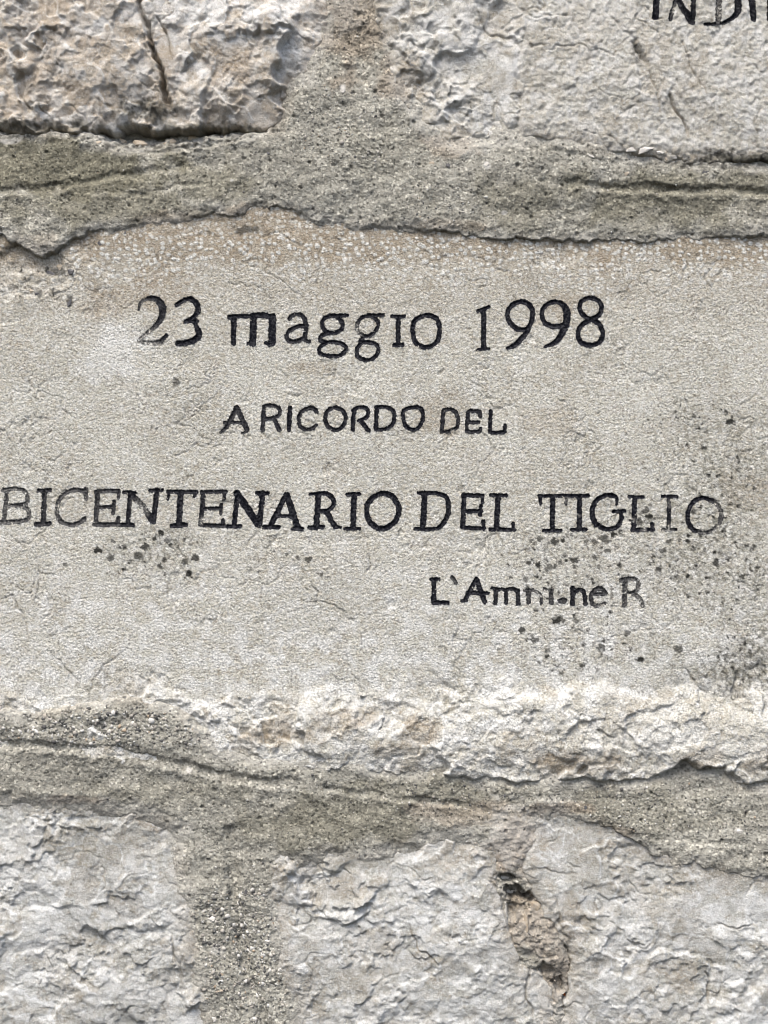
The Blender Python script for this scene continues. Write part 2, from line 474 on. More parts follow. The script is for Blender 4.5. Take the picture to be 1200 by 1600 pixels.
t.add('N', [('l', 30, (940, 135), (920, 365)), ('l', 24, (895, 135), (975, 140)), ('l', 28, (880, 368), (955, 370)), ('l', 40, (950, 150), (1030, 240), (1095, 340)), ('l', 34, (1130, 120), (1105, 345)), ('l', 24, (1080, 122), (1165, 120))],
      0.04, [(1020, 240, 90, .30)])
t = Trace(240, 740, 4.615)
t.add('T', [('l', 39, (195, 135), (180, 370)), ('l', 26, (105, 130), (310, 132)), ('l', 18, (110, 130), (103, 185)), ('l', 22, (298, 132), (295, 165)), ('l', 30, (130, 375), (230, 370))], 0.04)
t.add('E', [('l', 31, (360, 135), (338, 365)), ('l', 25, (345, 132), (520, 130)), ('l', 22, (512, 130), (508, 182)), ('l', 23, (345, 255), (485, 248)), ('l', 22, (485, 225), (483, 287)), ('l', 26, (340, 370), (505, 375)), ('l', 25, (495, 370), (500, 337))], 0.05, [(340, 340, 40, .3)])
t.add('N', [('l', 32, (605, 140), (580, 370)), ('l', 26, (535, 380), (625, 380)), ('l', 46, (600, 142), (690, 270), (755, 368)), ('l', 36, (785, 140), (765, 360)), ('l', 26, (745, 140), (825, 142))], 0.02)
t.add('A', [('l', 36, (955, 152), (840, 382)), ('l', 43, (960, 155), (1040, 392)), ('l', 23, (900, 305), (1010, 308)), ('l', 27, (795, 385), (900, 385)), ('l', 27, (1005, 395), (1070, 398))], 0.02)
t = Trace(460, 750, 6)
t.add('R', [('l', 28, (150, 130), (230, 130)), ('l', 50, (225, 140), (205, 445)), ('c', 37, (225, 127), (300, 127), (352, 165), (370, 215), (345, 260), (290, 290), (220, 290)), ('l', (46, 48, 44, 16), (300, 290), (340, 370), (385, 440), (435, 446)), ('l', 38, (142, 444), (265, 440))], 0.0)
t.add('I', [('l', 48, (560, 135), (548, 450)), ('l', 36, (500, 136), (605, 133)), ('l', 31, (480, 456), (610, 456))], 0.0)
t.add('O', [('o', 46, (850, 127), (930, 165), (978, 270), (950, 380), (880, 438), (800, 452), (717, 405), (678, 310), (692, 215), (760, 147))], 0.01)
t = Trace(640, 750, 6)
t.add('D', [('l', 31, (85, 122), (250, 120)), ('l', 50, (140, 130), (125, 450)), ('c', (34, 38, 41, 43, 41, 33, 30), (250, 123), (335, 152), (363, 220), (356, 320), (308, 415), (230, 458), (55, 458))], 0.0)
t.add('E', [('l', 40, (510, 137), (500, 443)), ('l', 33, (500, 140), (690, 148)), ('l', 27, (685, 148), (682, 205)), ('l', 36, (500, 295), (670, 290)), ('l', 32, (668, 245), (660, 325)), ('l', 32, (497, 445), (700, 450)), ('l', 33, (695, 455), (693, 385))], 0.0)
t.add('L', [('l', 46, (830, 150), (815, 452)), ('l', 30, (765, 140), (905, 145)), ('l', 30, (755, 460), (980, 468)), ('l', 29, (970, 465), (970, 405))], 0.0)
t = Trace(820, 750, 6.667)
t.add('T', [('l', 31, (150, 165), (450, 165)), ('l', 28, (160, 165), (165, 245)), ('l', 28, (430, 198), (430, 245)), ('l', 48, (292, 190), (285, 520)), ('l', 31, (195, 528), (375, 525))], 0.01, [(430, 215, 45, .35)])
t.add('I', [('l', 47, (570, 180), (568, 502)), ('l', 33, (485, 166), (660, 162)), ('l', 34, (490, 516), (640, 516))], 0.01, [(565, 370, 30, .2)])
t.add('G', [('c', (28, 32, 40, 44, 46, 50, 50, 48, 46, 42, 42, 40, 38), (960, 250), (955, 182), (900, 158), (830, 163), (742, 217), (704, 300), (710, 390), (747, 462), (820, 502), (910, 506), (978, 472), (1008, 400), (1003, 340)), ('l', 35, (925, 330), (1035, 322))], 0.02)
t = Trace(970, 750, 6.667)
t.add('L', [('l', 46, (145, 182), (137, 508)), ('l', 31, (87, 171), (230, 178)), ('l', 38, (122, 518), (338, 515)), ('l', 31, (325, 510), (328, 450))], 0.02, [(135, 410, 40, .35), (240, 515, 40, .3)])
t.add('I', [('l', 37, (505, 172), (500, 508)), ('l', 30, (495, 171), (578, 173)), ('l', 28, (432, 168), (455, 168)), ('l', 30, (442, 517), (573, 515))], 0.04, [(480, 515, 90, .25), (515, 250, 60, .15)])
t.add('O', [('o', 40, (870, 187), (960, 217), (1028, 282), (1048, 370), (1018, 470), (940, 533), (850, 546), (762, 518), (709, 450), (698, 370), (722, 280), (782, 207))], 0.03, [(1030, 300, 130, .25), (1000, 500, 120, .30), (850, 545, 60, .25)])
t = Trace(660, 880, 6)
t.add('L', [('l', 42, (112, 155), (105, 360)), ('l', 37, (100, 368), (235, 370)), ('l', 31, (82, 150), (153, 150))], 0.03)
t.add("'", [('l', 29, (277, 128), (316, 186))], 0.12)
t.add('A', [('l', 38, (502, 152), (400, 340)), ('l', 43, (505, 152), (582, 358)), ('l', 30, (420, 275), (610, 280)), ('l', 24, (365, 350), (415, 345))], 0.03)
t.add('m', [('l', 26, (650, 234), (690, 240)), ('l', 35, (690, 245), (683, 368)), ('l', 34, (785, 250), (783, 368)), ('l', 37, (893, 255), (898, 378)), ('c', 28, (690, 252), (740, 240), (785, 258)), ('c', 31, (785, 252), (850, 238), (893, 268))], 0.04)
t.add('m', [('l', 25, (955, 252), (1030, 250)), ('l', 36, (995, 258), (998, 368)), ('c', 26, (1040, 250), (1085, 275), (1110, 310), (1110, 375)), ('l', 26, (1140, 240), (1190, 252)), ('l', 40, (1203, 260), (1208, 372))], 0.12, [(1090, 280, 60, .22), (1165, 245, 50, .2)])
t = Trace(840, 880, 6)
t.add('.', [('l', (34, 56, 34), (205, 350), (238, 350), (262, 345))], 0.10)
t.add('n', [('l', 39, (328, 232), (325, 382)), ('c', 36, (330, 290), (385, 248), (433, 272), (448, 380))], 0.04)
t.add('e', [('l', 27, (500, 292), (640, 286)), ('c', 36, (632, 282), (602, 238), (552, 240), (504, 290), (507, 365), (550, 396), (622, 382))], 0.09, [(590, 380, 60, .25)])
t.add('R', [('l', 39, (820, 165), (815, 395)), ('c', 36, (782, 160), (860, 142), (930, 162), (944, 220), (900, 278), (830, 280)), ('c', 31, (910, 285), (960, 330), (988, 400))], 0.16, [(940, 200, 70, .1), (960, 350, 70, .2)])
t = Trace(980, 0, 5.4545)
t.add('I', [('l', 48, (245, -160), (222, 180))], 0.0, stone='B', depth=2.6)
t.add('N', [('l', (30, 30, 30), (440, -160), (385, 60), (347, 188)), ('l', 46, (330, -130), (420, 40), (528, 215)), ('l', 38, (550, -160), (540, 222))], 0.05, [(365, 110, 60, .3)], stone='B', depth=2.6)
t.add('D', [('l', 44, (770, -160), (752, 215)), ('c', (30, 40, 52, 54, 50, 36, 26, 20), (770, -150), (850, -110), (905, -20), (922, 70), (915, 135), (868, 190), (785, 228), (640, 240))], 0.04, [(755, 120, 130, .28)], stone='B', depth=2.6)
t.add('I', [('l', 50, (1015, -160), (1055, 192))], 0.0, stone='B', depth=2.6)
t.add('N', [('l', 42, (1195, -160), (1190, 190)), ('l', 46, (1195, -140), (1400, 200)), ('l', 40, (1395, -160), (1395, 200))], 0.05, stone='B', depth=2.6)

def stroke_sd(x, y, strokes):
    """distance to the painted outline, negative inside"""
    best = np.full(x.shape, 1e9, np.float32)
    for P in strokes:
        for a, b in zip(P[:-1], P[1:]):
            ex, ey = b[0] - a[0], b[1] - a[1]
            t_ = np.clip(((x - a[0]) * ex + (y - a[1]) * ey) / (ex * ex + ey * ey + 1e-9), 0, 1)
            d = np.hypot(x - a[0] - t_ * ex, y - a[1] - t_ * ey) - 0.5 * (a[2] + (b[2] - a[2]) * t_)
            best = np.minimum(best, d)
    return best

def letter_box(L, pad=6):
    P = np.array([p for s in L['strokes'] for p in s])
    w = P[:, 2].max()
    return P[:, 0].min() - w - pad, P[:, 1].min() - w - pad, P[:, 0].max() + w + pad, P[:, 1].max() + w + pad

def carve_letters(h, sl, stone):
    y0, x0 = sl[0].start, sl[1].start
    for L in LETTERS:
        if L['stone'] != stone: continue
        ls = sub(*letter_box(L))
        x = GXX[ls]; y = GYY[ls]
        sd = stroke_sd(x, y, L['strokes'])
        cut = sstep(0.5, -3.0, sd) * L['depth']
        h[ls[0].start - y0:ls[0].stop - y0, ls[1].start - x0:ls[1].stop - x0] -= cut

def crack(h, x, y, pts, w, depth, seed=3, taper=True):
    wob = gn(x / 11, y / 11, seed) * 2.4 + gn(x / 30, y / 30, seed + 1) * 5
    wob2 = gn(x / 11, y / 11, seed + 5) * 2.4 + gn(x / 30, y / 30, seed + 6) * 5
    d, t_ = line_d(x + wob, y + wob2, pts)
    k = np.sin(np.pi * np.clip(t_, 0.02, 0.98)) ** 0.5 if taper else 1.0
    h -= depth * k * (1 - sstep(0.0, w, d))
    return 1 - sstep(0, w * 1.3, d)

def hairlines(x, y, seed, sc=46.0, share=0.25):
    n = gn(x / sc, y / sc, seed) + 0.5 * gn(x / sc * 2.1, y / sc * 2.1, seed + 1) + 0.25 * gn(x / sc * 4.4, y / sc * 4.4, seed + 2)
    m = sstep(0.62 - share, 0.80 - share, 0.5 + 0.8 * gn(x / (sc * 1.6), y / (sc * 1.6), seed + 3))
    return (1 - sstep(0.012, 0.065, np.abs(n))) * m

def edge_drop(d, w, depth):
    q = np.clip(1 - d / w, 0, 3)
    return depth * (q * q)

# ------------------------------------------------------------------ stones
MORTAR_UP = [(-240, 218), (0, 212), (60, 210), (130, 204), (150, 212), (178, 231), (240, 234), (300, 223), (360, 215), (430, 207), (445, 186), (455, 142), (490, 112), (507, 60), (512, -240), (588, -240),
             (594, 0), (606, 80), (622, 130), (655, 195), (700, 235), (765, 232), (790, 211), (820, 216), (900, 229), (1010, 248), (1100, 256), (1440, 262),
             (1440, 362), (1200, 366), (1100, 372), (1000, 377), (880, 375), (760, 372), (700, 361), (600, 353), (540, 350), (500, 345), (470, 332), (430, 319), (395, 326), (370, 340),
             (335, 333), (200, 350), (140, 363), (100, 383), (66, 403), (40, 386), (0, 366), (-240, 360)]
MORTAR_LO = [(-240, 1128), (0, 1115), (60, 1118), (110, 1106), (200, 1091), (260, 1101), (310, 1135), (345, 1168), (380, 1185), (480, 1190), (560, 1186), (600, 1208), (665, 1208), (690, 1196), (735, 1212),
             (820, 1222), (845, 1210), (880, 1210), (940, 1218), (1000, 1222), (1040, 1212), (1075, 1193), (1130, 1202), (1155, 1225), (1440, 1232),
             (1440, 1372), (1200, 1368), (1130, 1362), (1085, 1344), (1062, 1353), (1020, 1331), (975, 1300), (930, 1281), (850, 1262), (815, 1272), (824, 1310), (815, 1360), (840, 1400),
             (872, 1450), (890, 1500), (888, 1540), (880, 1600), (885, 1840), (862, 1840), (862, 1600), (850, 1535), (800, 1500), (786, 1440), (772, 1370), (770, 1330), (740, 1302), (690, 1300), (640, 1312),
             (570, 1336), (520, 1334), (500, 1340), (440, 1342), (428, 1380), (430, 1430), (445, 1500), (465, 1580), (475, 1840), (330, 1840), (325, 1600), (310, 1520),
             (297, 1430), (287, 1340), (284, 1290), (240, 1265), (130, 1250), (0, 1243), (-240, 1240)]

STONES = {}
def spots(x, y, sc, seed, dens, rmin=0.12, rmax=0.42):
    """separate roundish specks; dens 0..1 is the share of places that carry one"""
    f1, f2, cid, dx, dy = worley(x / sc + gn(x / 6, y / 6, seed + 9) * 0.10, y / sc + gn(x / 6, y / 6, seed + 11) * 0.10, seed)
    r = rmin + (rmax - rmin) * RND[5][cid] ** 2
    return np.where(RND[6][cid] < dens, 1 - sstep(r * 0.6, r * 1.1, f1), 0)

# --- stone with the inscription
def build_C():
    sl = sub(-220, 300, 1420, 1262)
    x = GXX[sl]; y = GYY[sl]
    poly = [(-260, 300), (1460, 300), (1460, 1232), (1155, 1228), (1128, 1205), (1090, 1203), (1070, 1190), (1052, 1203), (1030, 1217), (985, 1225), (900, 1222), (820, 1226), (760, 1222), (700, 1216), (600, 1214), (480, 1206), (340, 1200), (-260, 1200)]
    d = poly_sd(x + gn(x / 17, y / 17, 2) * 4, y + gn(x / 17, y / 17, 4) * 4, poly)
    # where the dressed face gives way to broken stone
    edge_n = fbm(x / 90, y / 90, 21, 4) * 40
    low = sstep(1050, 1110, y + edge_n + 26 * gn(x / 160, y / 160, 33))
    corner_r = sstep(0, 90, (x - 1050) * 0.55 + (y - 1035) * 0.9 + edge_n * 0.9) * sstep(985, 1040, y)
    corner_l = blob(x, y, 40, 405, 110, 62, 41, 0.5, 45)
    top = 1 - sstep(352, 386, y + fbm(x / 60, y / 60, 51, 3) * 16)
    rough = np.clip(low + corner_r + corner_l * 0.7, 0, 1)
    h = fbm(x / 240, y / 240, 61, 3) * 1.2
    # bush-hammered tooling
    wx_ = x + gn(x / 40, y / 40, 71) * 3; wy_ = y + gn(x / 40, y / 40, 72) * 3
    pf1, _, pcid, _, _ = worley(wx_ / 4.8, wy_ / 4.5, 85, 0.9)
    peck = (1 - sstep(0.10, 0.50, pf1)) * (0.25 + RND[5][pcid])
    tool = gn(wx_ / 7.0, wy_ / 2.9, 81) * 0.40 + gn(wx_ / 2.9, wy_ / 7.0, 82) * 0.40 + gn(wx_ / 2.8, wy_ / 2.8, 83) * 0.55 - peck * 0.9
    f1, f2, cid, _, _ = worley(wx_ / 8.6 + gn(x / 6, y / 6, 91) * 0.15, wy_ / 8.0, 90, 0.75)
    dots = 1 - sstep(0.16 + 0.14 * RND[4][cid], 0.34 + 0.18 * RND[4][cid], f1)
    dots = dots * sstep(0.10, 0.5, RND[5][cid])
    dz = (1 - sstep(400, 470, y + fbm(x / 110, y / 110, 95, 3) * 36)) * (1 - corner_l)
    wear = sstep(-0.2, 0.5, fbm(x / 130, y / 130, 97, 3))
    h += (tool * (0.58 - 0.18 * wear)) * (1 - rough) * (1 - top) * (1 - 0.7 * dz) + dots * dz * 0.45 * (1 - top)
    # shallow pits and flakes on the face
    pits = spots(x, y, 70, 101, 0.35, 0.04, 0.16)
    h -= pits * 1.0 * (1 - rough)
    fl = chips(x, y, 60, 111, 1.3)
    h += np.clip(fl, -1, 0) * 1.6 * (1 - rough) * sstep(0.0, 0.4, gn(x / 110, y / 110, 113))
    # broken zone along the bottom
    r1, m1, k1 = facets(x * 0.95 + y * 0.3, y * 0.95 - x * 0.2, 85, 121, 1.3)
    r2, m2, k2 = facets(x * 0.9 - y * 0.3, y * 0.9 + x * 0.2, 36, 122, 1.25)
    r3, m3, k3 = facets(x, y, 16, 123, 1.2)
    r4, m4, _ = facets(x, y, 8.5, 126, 1.2)
    rg = r4 * 0.8 + r1 * 6.0 + r2 * 4.2 * (0.4 + 0.6 * sstep(-0.3, 0.4, gn(x / 70, y / 70, 127))) + r3 * 1.3 * sstep(-0.2, 0.5, gn(x / 50, y / 50, 128)) + fbm(x / 10, y / 10, 124, 4, 0.6) * 0.55
    rims = np.clip(m1 + m2 * 0.9 + m3 * 0.6 + m4 * 0.4, 0, 1)
    prof = np.interp(y, [1040, 1075, 1120, 1165, 1210, 1260], [0, 2.0, 7.5, 9.5, 6.0, 4.0])
    h += rough * rg * (0.55 + 0.45 * low) + prof * sstep(0.05, 0.9, low) * (0.45 + 0.55 * sstep(280, 440, x)) - corner_r * (1 - low) * 2.5
    h -= corner_l * 3.0
    # eroded strip at the top edge
    h -= top * (0.5 + 0.8 * fbm(x / 30, y / 30, 131, 4)) + top * 0.3 * gn(x / 5, y / 5, 132)
    h -= edge_drop(d, 10, 16)
    hl = hairlines(x, y, 240, 75, 0.06) * (1 - rough)
    h -= hl * 0.8
    ck = hl * 0.7
    for pts, w, dp in [([(0, 940), (20, 930), (36, 962), (48, 1000)], 2.4, 1.8), ([(58, 868), (62, 905), (56, 940)], 2.0, 1.3), ([(430, 578), (445, 590), (452, 604)], 2.4, 1.2),
                       ([(470, 940), (520, 945), (560, 975)], 2.0, 1.3), ([(80, 1020), (105, 1048), (125, 1070)], 2.4, 1.6), ([(712, 950), (715, 985), (709, 1010)], 2.2, 1.4),
                       ([(1070, 1045), (1085, 1062), (1110, 1090)], 2.4, 2.0), ([(1150, 1050), (1146, 1080), (1150, 1095)], 5.0, 4.5), ([(1192, 1090), (1194, 1115)], 4, 4.0),
                       ([(1100, 790), (1105, 800), (1110, 808)], 2.2, 1.6), ([(0, 672), (14, 680), (18, 694)], 2.2, 1.5), ([(340, 610), (310, 648), (280, 660)], 1.8, .9), ([(260, 830), (285, 870), (296, 905)], 2.2, 1.5),
                       ([(575, 862), (580, 880), (572, 895)], 2.4, 1.5), ([(486, 912), (500, 925), (492, 945)], 2.4, 1.5), ([(136, 1090), (160, 1040), (190, 1020)], 2.2, 1.2), ([(1015, 850), (1032, 880), (1030, 935)], 2.2, 1.4),
                       ([(540, 1018), (548, 1040), (560, 1070)], 1.8, 1.2), ([(930, 1140), (955, 1150)], 3.0, 2.0)]:
        ck = np.maximum(ck, crack(h, x, y, pts, w, dp, 140))
    carve_letters(h, sl, 'C')
    # colour of the stone itself
    n1 = fbm(x / 70, y / 70, 151, 4); n2 = fbm(x / 26, y / 26, 152, 4)
    strip = 1 - sstep(372, 425, y + n1 * 30)
    band2 = (1 - sstep(400, 560, y + n1 * 60)) * 0.45
    pat = strip * 0.95 + band2 + 0.22 * sstep(0.1, 0.7, n1 + n2 * 0.5)
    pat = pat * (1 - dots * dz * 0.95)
    for b in [(250, 455, 60, 40), (690, 640, 60, 50), (860, 660, 60, 40), (1170, 770, 60, 40), (165, 470, 60, 40), (490, 575, 50, 14), (880, 480, 30, 30), (310, 350, 200, 30)]:
        pat = pat + blob(x, y, b[0], b[1], b[2], b[3], 160 + b[0]) * 0.45
    for b in [(600, 1165, 30, 22), (440, 1150, 80, 30), (650, 1150, 40, 40), (900, 1190, 90, 25), (1090, 1180, 50, 25), (1180, 1190, 40, 30), (540, 1120, 60, 25)]:
        pat = pat + blob(x, y, b[0], b[1], b[2], b[3], 170 + b[0]) * 0.65
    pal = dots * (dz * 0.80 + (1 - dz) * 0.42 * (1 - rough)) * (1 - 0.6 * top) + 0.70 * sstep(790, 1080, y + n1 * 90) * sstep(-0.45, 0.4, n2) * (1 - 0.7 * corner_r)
    pal = np.maximum(pal, rough * rims * 0.85 * sstep(0, 6, d)) + rough * 0.5 * sstep(0.55, 0.9, k2 * 0.6 + k1 * 0.4)
    pat = pat + rough * 0.45 * sstep(0.5, 0.15, k2 * 0.6 + k1 * 0.4)
    pal = pal + blob(x, y, 180, 550, 70, 60, 181) * 0.6 + sstep(0.25, 0.6, n2) * 0.25
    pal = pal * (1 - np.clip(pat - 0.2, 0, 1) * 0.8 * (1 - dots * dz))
    dens = np.zeros_like(x)
    for b in [(235, 860, 110, 55, .38), (890, 870, 110, 60, .5), (900, 1000, 130, 70, .35), (985, 830, 60, 60, .4), (1110, 880, 120, 120, .4), (1120, 760, 120, 60, .35), (880, 920, 120, 40, .45), (1080, 680, 120, 70, .25), (1160, 1040, 80, 70, .6), (460, 880, 80, 60, .15), (50, 440, 60, 60, .3)]:
        dens = np.maximum(dens, blob(x, y, b[0], b[1], b[2], b[3], 190 + b[0], 0.3, 50) * b[4])
    fine = fbm(x / 7, y / 7, 205, 3) + 0.35 * gn(x / 2.6, y / 2.6, 206)
    lic_dark = np.maximum(spots(x + gn(x / 5, y / 5, 207) * 3, y + gn(x / 5, y / 5, 208) * 3, 10, 201, dens * 0.65, 0.20, 0.52) * (0.65 + 0.35 * sstep(-0.3, 0.4, fine)), sstep(0.50, 0.85, fine + dens * 1.0 - 0.28) * 0.6)
    lic_dark = lic_dark * (dens > 0.01)
    for b in [(276, 597, 9, 8), (92, 424, 22, 9), (60, 460, 9, 8), (108, 472, 6, 14), (385, 360, 26, 10)]:
        lic_dark = np.maximum(lic_dark, blob(x, y, b[0], b[1], b[2], b[3], 210 + b[0], 0.5, 9) * 0.75)
    crust = [(830, 845), (842, 842), (865, 845), (880, 845), (930, 847), (945, 842), (827, 880), (840, 883), (857, 887), (930, 872), (900, 875), (885, 876), (950, 860), (1010, 797), (1022, 820), (1015, 807), (1000, 815), (880, 970), (815, 985), (870, 970), (900, 970),
             (835, 1000), (925, 905), (960, 835), (1035, 860), (1045, 845), (1028, 890), (152, 860), (177, 845), (172, 872), (227, 855), (252, 832), (260, 845), (102, 881), (250, 885), (295, 897), (465, 872), (482, 875), (305, 872), (240, 842), (290, 878), (215, 868),
             (1100, 700), (1140, 660), (1085, 650), (1160, 900), (1120, 880), (1075, 900), (980, 990), (940, 1010), (910, 1040), (1000, 1030), (1060, 1015)]
    for i, (cx, cy) in enumerate(crust):
        r = 3.5 + 4.0 * ((i * 37) % 11) / 10.0
        lic_dark = np.maximum(lic_dark, sstep(0.25, 0.6, blob(x, y, cx, cy, r * 1.2, r, 260 + i, 0.5, 6)) * (0.75 + 0.25 * ((i * 13) % 4) / 3))
        if i % 2: lic_dark = np.maximum(lic_dark, blob(x, y, cx + 8 - (i * 7) % 15, cy - 7 + (i * 5) % 13, r * 0.7, r * 0.6, 360 + i, 0.75, 5) * 0.7)
    smudge = 0
    for b in [(245, 855, 90, 40, .35), (1100, 850, 120, 120, .45), (1150, 740, 120, 70, .42), (1120, 660, 110, 50, .28), (1180, 940, 60, 90, .35), (1150, 1050, 90, 45, .55), (890, 880, 110, 60, .2), (1030, 1020, 70, 40, .35), (700, 1100, 60, 22, .45), (150, 1075, 60, 30, .3), (1195, 1010, 40, 30, .6), (610, 1150, 22, 16, .4)]:
        smudge = np.maximum(smudge, blob(x, y, b[0], b[1], b[2], b[3], 220 + b[0], 0.5, 30) * b[4] * sstep(-0.4, 0.5, fbm(x / 9, y / 9, 231, 3)))
    lic_dark = np.maximum(lic_dark, ck * 0.22)  # cracks and hairlines get a dark tint as well
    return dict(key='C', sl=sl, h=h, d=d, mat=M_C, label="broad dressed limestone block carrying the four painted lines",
                at=dict(patina=pat, pale=pal, lichen_and_dark=lic_dark, moss=smudge))

def rough_stone(key, poly, box, mat, label, level, amps, seed, ax=1.0, ew=18, ed=26, smooth=(), cracks=(), pat=(), pale=(), dark=(), moss=(), flat=None, wob=5, pat0=0.25, pale0=0.3, carve=False, ext=None, step=None, hollows=()):
    sl = sub(*box); x = GXX[sl]; y = GYY[sl]
    d = poly_sd(x + gn(x / 21, y / 21, seed) * wob + gn(x / 7, y / 7, seed + 1) * 1.5, y + gn(x / 21, y / 21, seed + 2) * wob + gn(x / 7, y / 7, seed + 3) * 1.5, poly)
    if ext is not None: d = d + ext(x, y)
    h = idw(x, y, level)
    if step is not None: h = h + step(x, y)
    for b in hollows: h = h - sstep(0.1, 0.5, blob(x, y, *b[:4], seed + 7 + int(b[0]), 0.6, 30)) * b[4]
    mod = 0.55 + 0.75 * sstep(-0.5, 0.6, fbm(x / 120, y / 120, seed + 5, 3))
    for b in smooth: mod = mod * (1 - 0.8 * blob(x, y, *b, seed + 6, 0.3, 30))
    xr = x * 0.94 + y * 0.30; yr = y * 0.94 - x * 0.22
    r1, m1, k1 = facets(xr, yr, 100, seed + 10, ax)
    x2 = x * 0.90 - y * 0.34; y2 = y * 0.92 + x * 0.30
    r2, m2, k2 = facets(x2, y2, 43, seed + 11, ax)
    r3, m3, k3 = facets(xr, yr, 19, seed + 12, ax)
    r4, m4, k4 = facets(x, y, 9.5, seed + 14, ax)
    z2 = 0.35 + 0.65 * sstep(-0.35, 0.35, gn(x / 85, y / 85, seed + 16))
    z3 = 0.25 + 0.75 * sstep(-0.35, 0.45, gn(x / 60, y / 60, seed + 17))
    z4 = sstep(-0.4, 0.4, gn(x / 42, y / 42, seed + 18))
    r = r1 * amps[0] + r2 * amps[1] * z2 + r3 * amps[2] * z3 + r4 * amps[2] * 0.45 * z4
    r = r + fbm(x / 13, y / 13, seed + 13, 4, 0.6) * amps[3] + (ridged(xr / (40 * ax), yr / 28, seed + 15, 4) - 1.2) * amps[4]
    rims = np.clip(m1 + m2 * z2 + m3 * z3 * 0.8 + m4 * z4 * 0.5, 0, 1)
    if flat is not None:
        fm = flat(x, y)
        tool = gn(x / 8, y / 10, seed + 20) * 0.9 + gn(x / 4.2, y / 4.6, seed + 21) * 0.55 + chips(x, y, 26, seed + 22) * 1.0 + gn(x / 26, y / 40, seed + 23) * 0.8
        r = r * (1 - fm) + tool * fm
        mod = mod * (1 - fm) + fm
    h = h + r * mod
    h = h - edge_drop(d, 5, 8) - ed * np.clip(1 - d / ew, 0, 2) ** 1.5
    ck = hairlines(x, y, seed + 80, 80, 0.08)
    h = h - ck * 1.0
    ck = ck * 0.6
    for pts, w, dp in cracks: ck = np.maximum(ck, crack(h, x, y, pts, w, dp, seed + 30))
    if carve: carve_letters(h, sl, key)
    n1 = fbm(x / 80, y / 80, seed + 40, 4); n2 = fbm(x / 24, y / 24, seed + 41, 4)
    P = pat0 * sstep(-0.1, 0.6, n1 + 0.4 * n2)
    for b in pat: P = np.maximum(P, blob(x, y, *b[:4], seed + 42 + int(b[0]), 0.45, 45) * b[4])
    # fresh scars are whiter than the old skin, one tone for each face; the rims of the steps are bruised white
    kk = 0.30 * k1 + 0.45 * k2 + 0.25 * k3
    fresh = sstep(0.52, 0.78, kk + 0.15 * n2)
    old = sstep(0.50, 0.28, kk + 0.15 * n1)
    if flat is not None: rims = rims * (1 - fm); fresh = fresh * (1 - 0.7 * fm); old = old * (1 - 0.7 * fm)
    P = np.maximum(P, old * pat0 * 1.6)
    W = np.maximum(pale0 * sstep(0.0, 0.55, n2 - 0.3 * n1), fresh * pale0 * 1.6)
    rims = rims * (1 - ck)
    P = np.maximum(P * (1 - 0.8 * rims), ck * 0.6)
    W = np.maximum(W, rims * 0.9 * sstep(-0.9, 0.3, n2))
    for b in pale: W = np.maximum(W, blob(x, y, *b[:4], seed + 43 + int(b[0]), 0.5, 40) * b[4] * sstep(-0.7, 0.2, n2))
    dm = np.maximum(poly_sd(x, y, MORTAR_UP), poly_sd(x, y, MORTAR_LO))
    P = np.maximum(P, sstep(-30, -3, dm + n2 * 16) * 0.6)      # mortar smeared over the rim
    W = W * (1 - 0.75 * np.clip(P, 0, 1))
    D = np.zeros_like(x)
    for b in dark: D = np.maximum(D, blob(x, y, *b[:4], seed + 44 + int(b[0]), 0.5, 14) * b[4] * sstep(-0.5, 0.5, fbm(x / 8, y / 8, seed + 45, 3)))
    D = np.maximum(D, ck * 0.18)  # dark tint along the cracks
    G = np.zeros_like(x)
    for b in moss: G = np.maximum(G, blob(x, y, *b[:4], seed + 46 + int(b[0]), 0.5, 25) * b[4])
    return dict(key=key, sl=sl, h=h, d=d, mat=mat, label=label, at=dict(patina=P, pale=W, lichen_and_dark=D, moss=G))

def build_A():
    poly = [(-260, -260), (507, -260), (514, 0), (511, 60), (496, 104), (462, 128), (450, 165), (440, 196), (400, 204), (350, 200), (300, 206), (250, 200), (205, 196), (150, 210), (100, 205), (50, 212), (0, 206), (-260, 205)]
    return rough_stone('A', poly, (-220, -220, 530, 230), M_UP, "tan quarry-faced block with a vertical crack, at upper left",
        [(0, 0, 12), (0, 190, 3), (150, 100, 12), (240, 60, 9), (330, 60, 14), (420, 60, 13), (390, 180, 5), (330, 130, 9), (490, 60, 7), (500, 0, 8), (260, 185, 1), (330, 195, 2), (150, 190, 3), (70, 190, 4), (-150, 50, 13)],
        (8.5, 6.5, 2.6, 0.7, 0.4), 300, 1.0, 48, 8, wob=9, smooth=[(405, 175, 60, 40), (262, 90, 30, 60)],
        cracks=[([(222, 10), (232, 50), (243, 85), (252, 120), (262, 155), (268, 165)], 6, 15), ([(245, 30), (262, 60), (272, 100)], 3, 3), ([(60, 160), (75, 180)], 2, 2)],
        pat=[(60, 60, 140, 130, .75), (370, 105, 55, 50, .85), (250, 110, 40, 70, .7), (120, 160, 120, 50, .6), (410, 170, 60, 40, .55)],
        pale=[(440, 40, 90, 60, .8), (320, 20, 70, 40, .7), (215, 130, 30, 60, .8), (60, 120, 60, 50, .5), (400, 185, 50, 22, .7), (330, 180, 60, 40, .5), (150, 40, 60, 50, .4)],
        dark=[(235, 170, 55, 26, .75), (60, 195, 90, 14, .6), (370, 200, 70, 10, .6), (180, 190, 40, 20, .5), (240, 60, 8, 60, .6)], moss=[(60, 205, 140, 22, .55), (300, 205, 150, 16, .6), (230, 175, 60, 25, .5)], pale0=0.65, pat0=0.36)

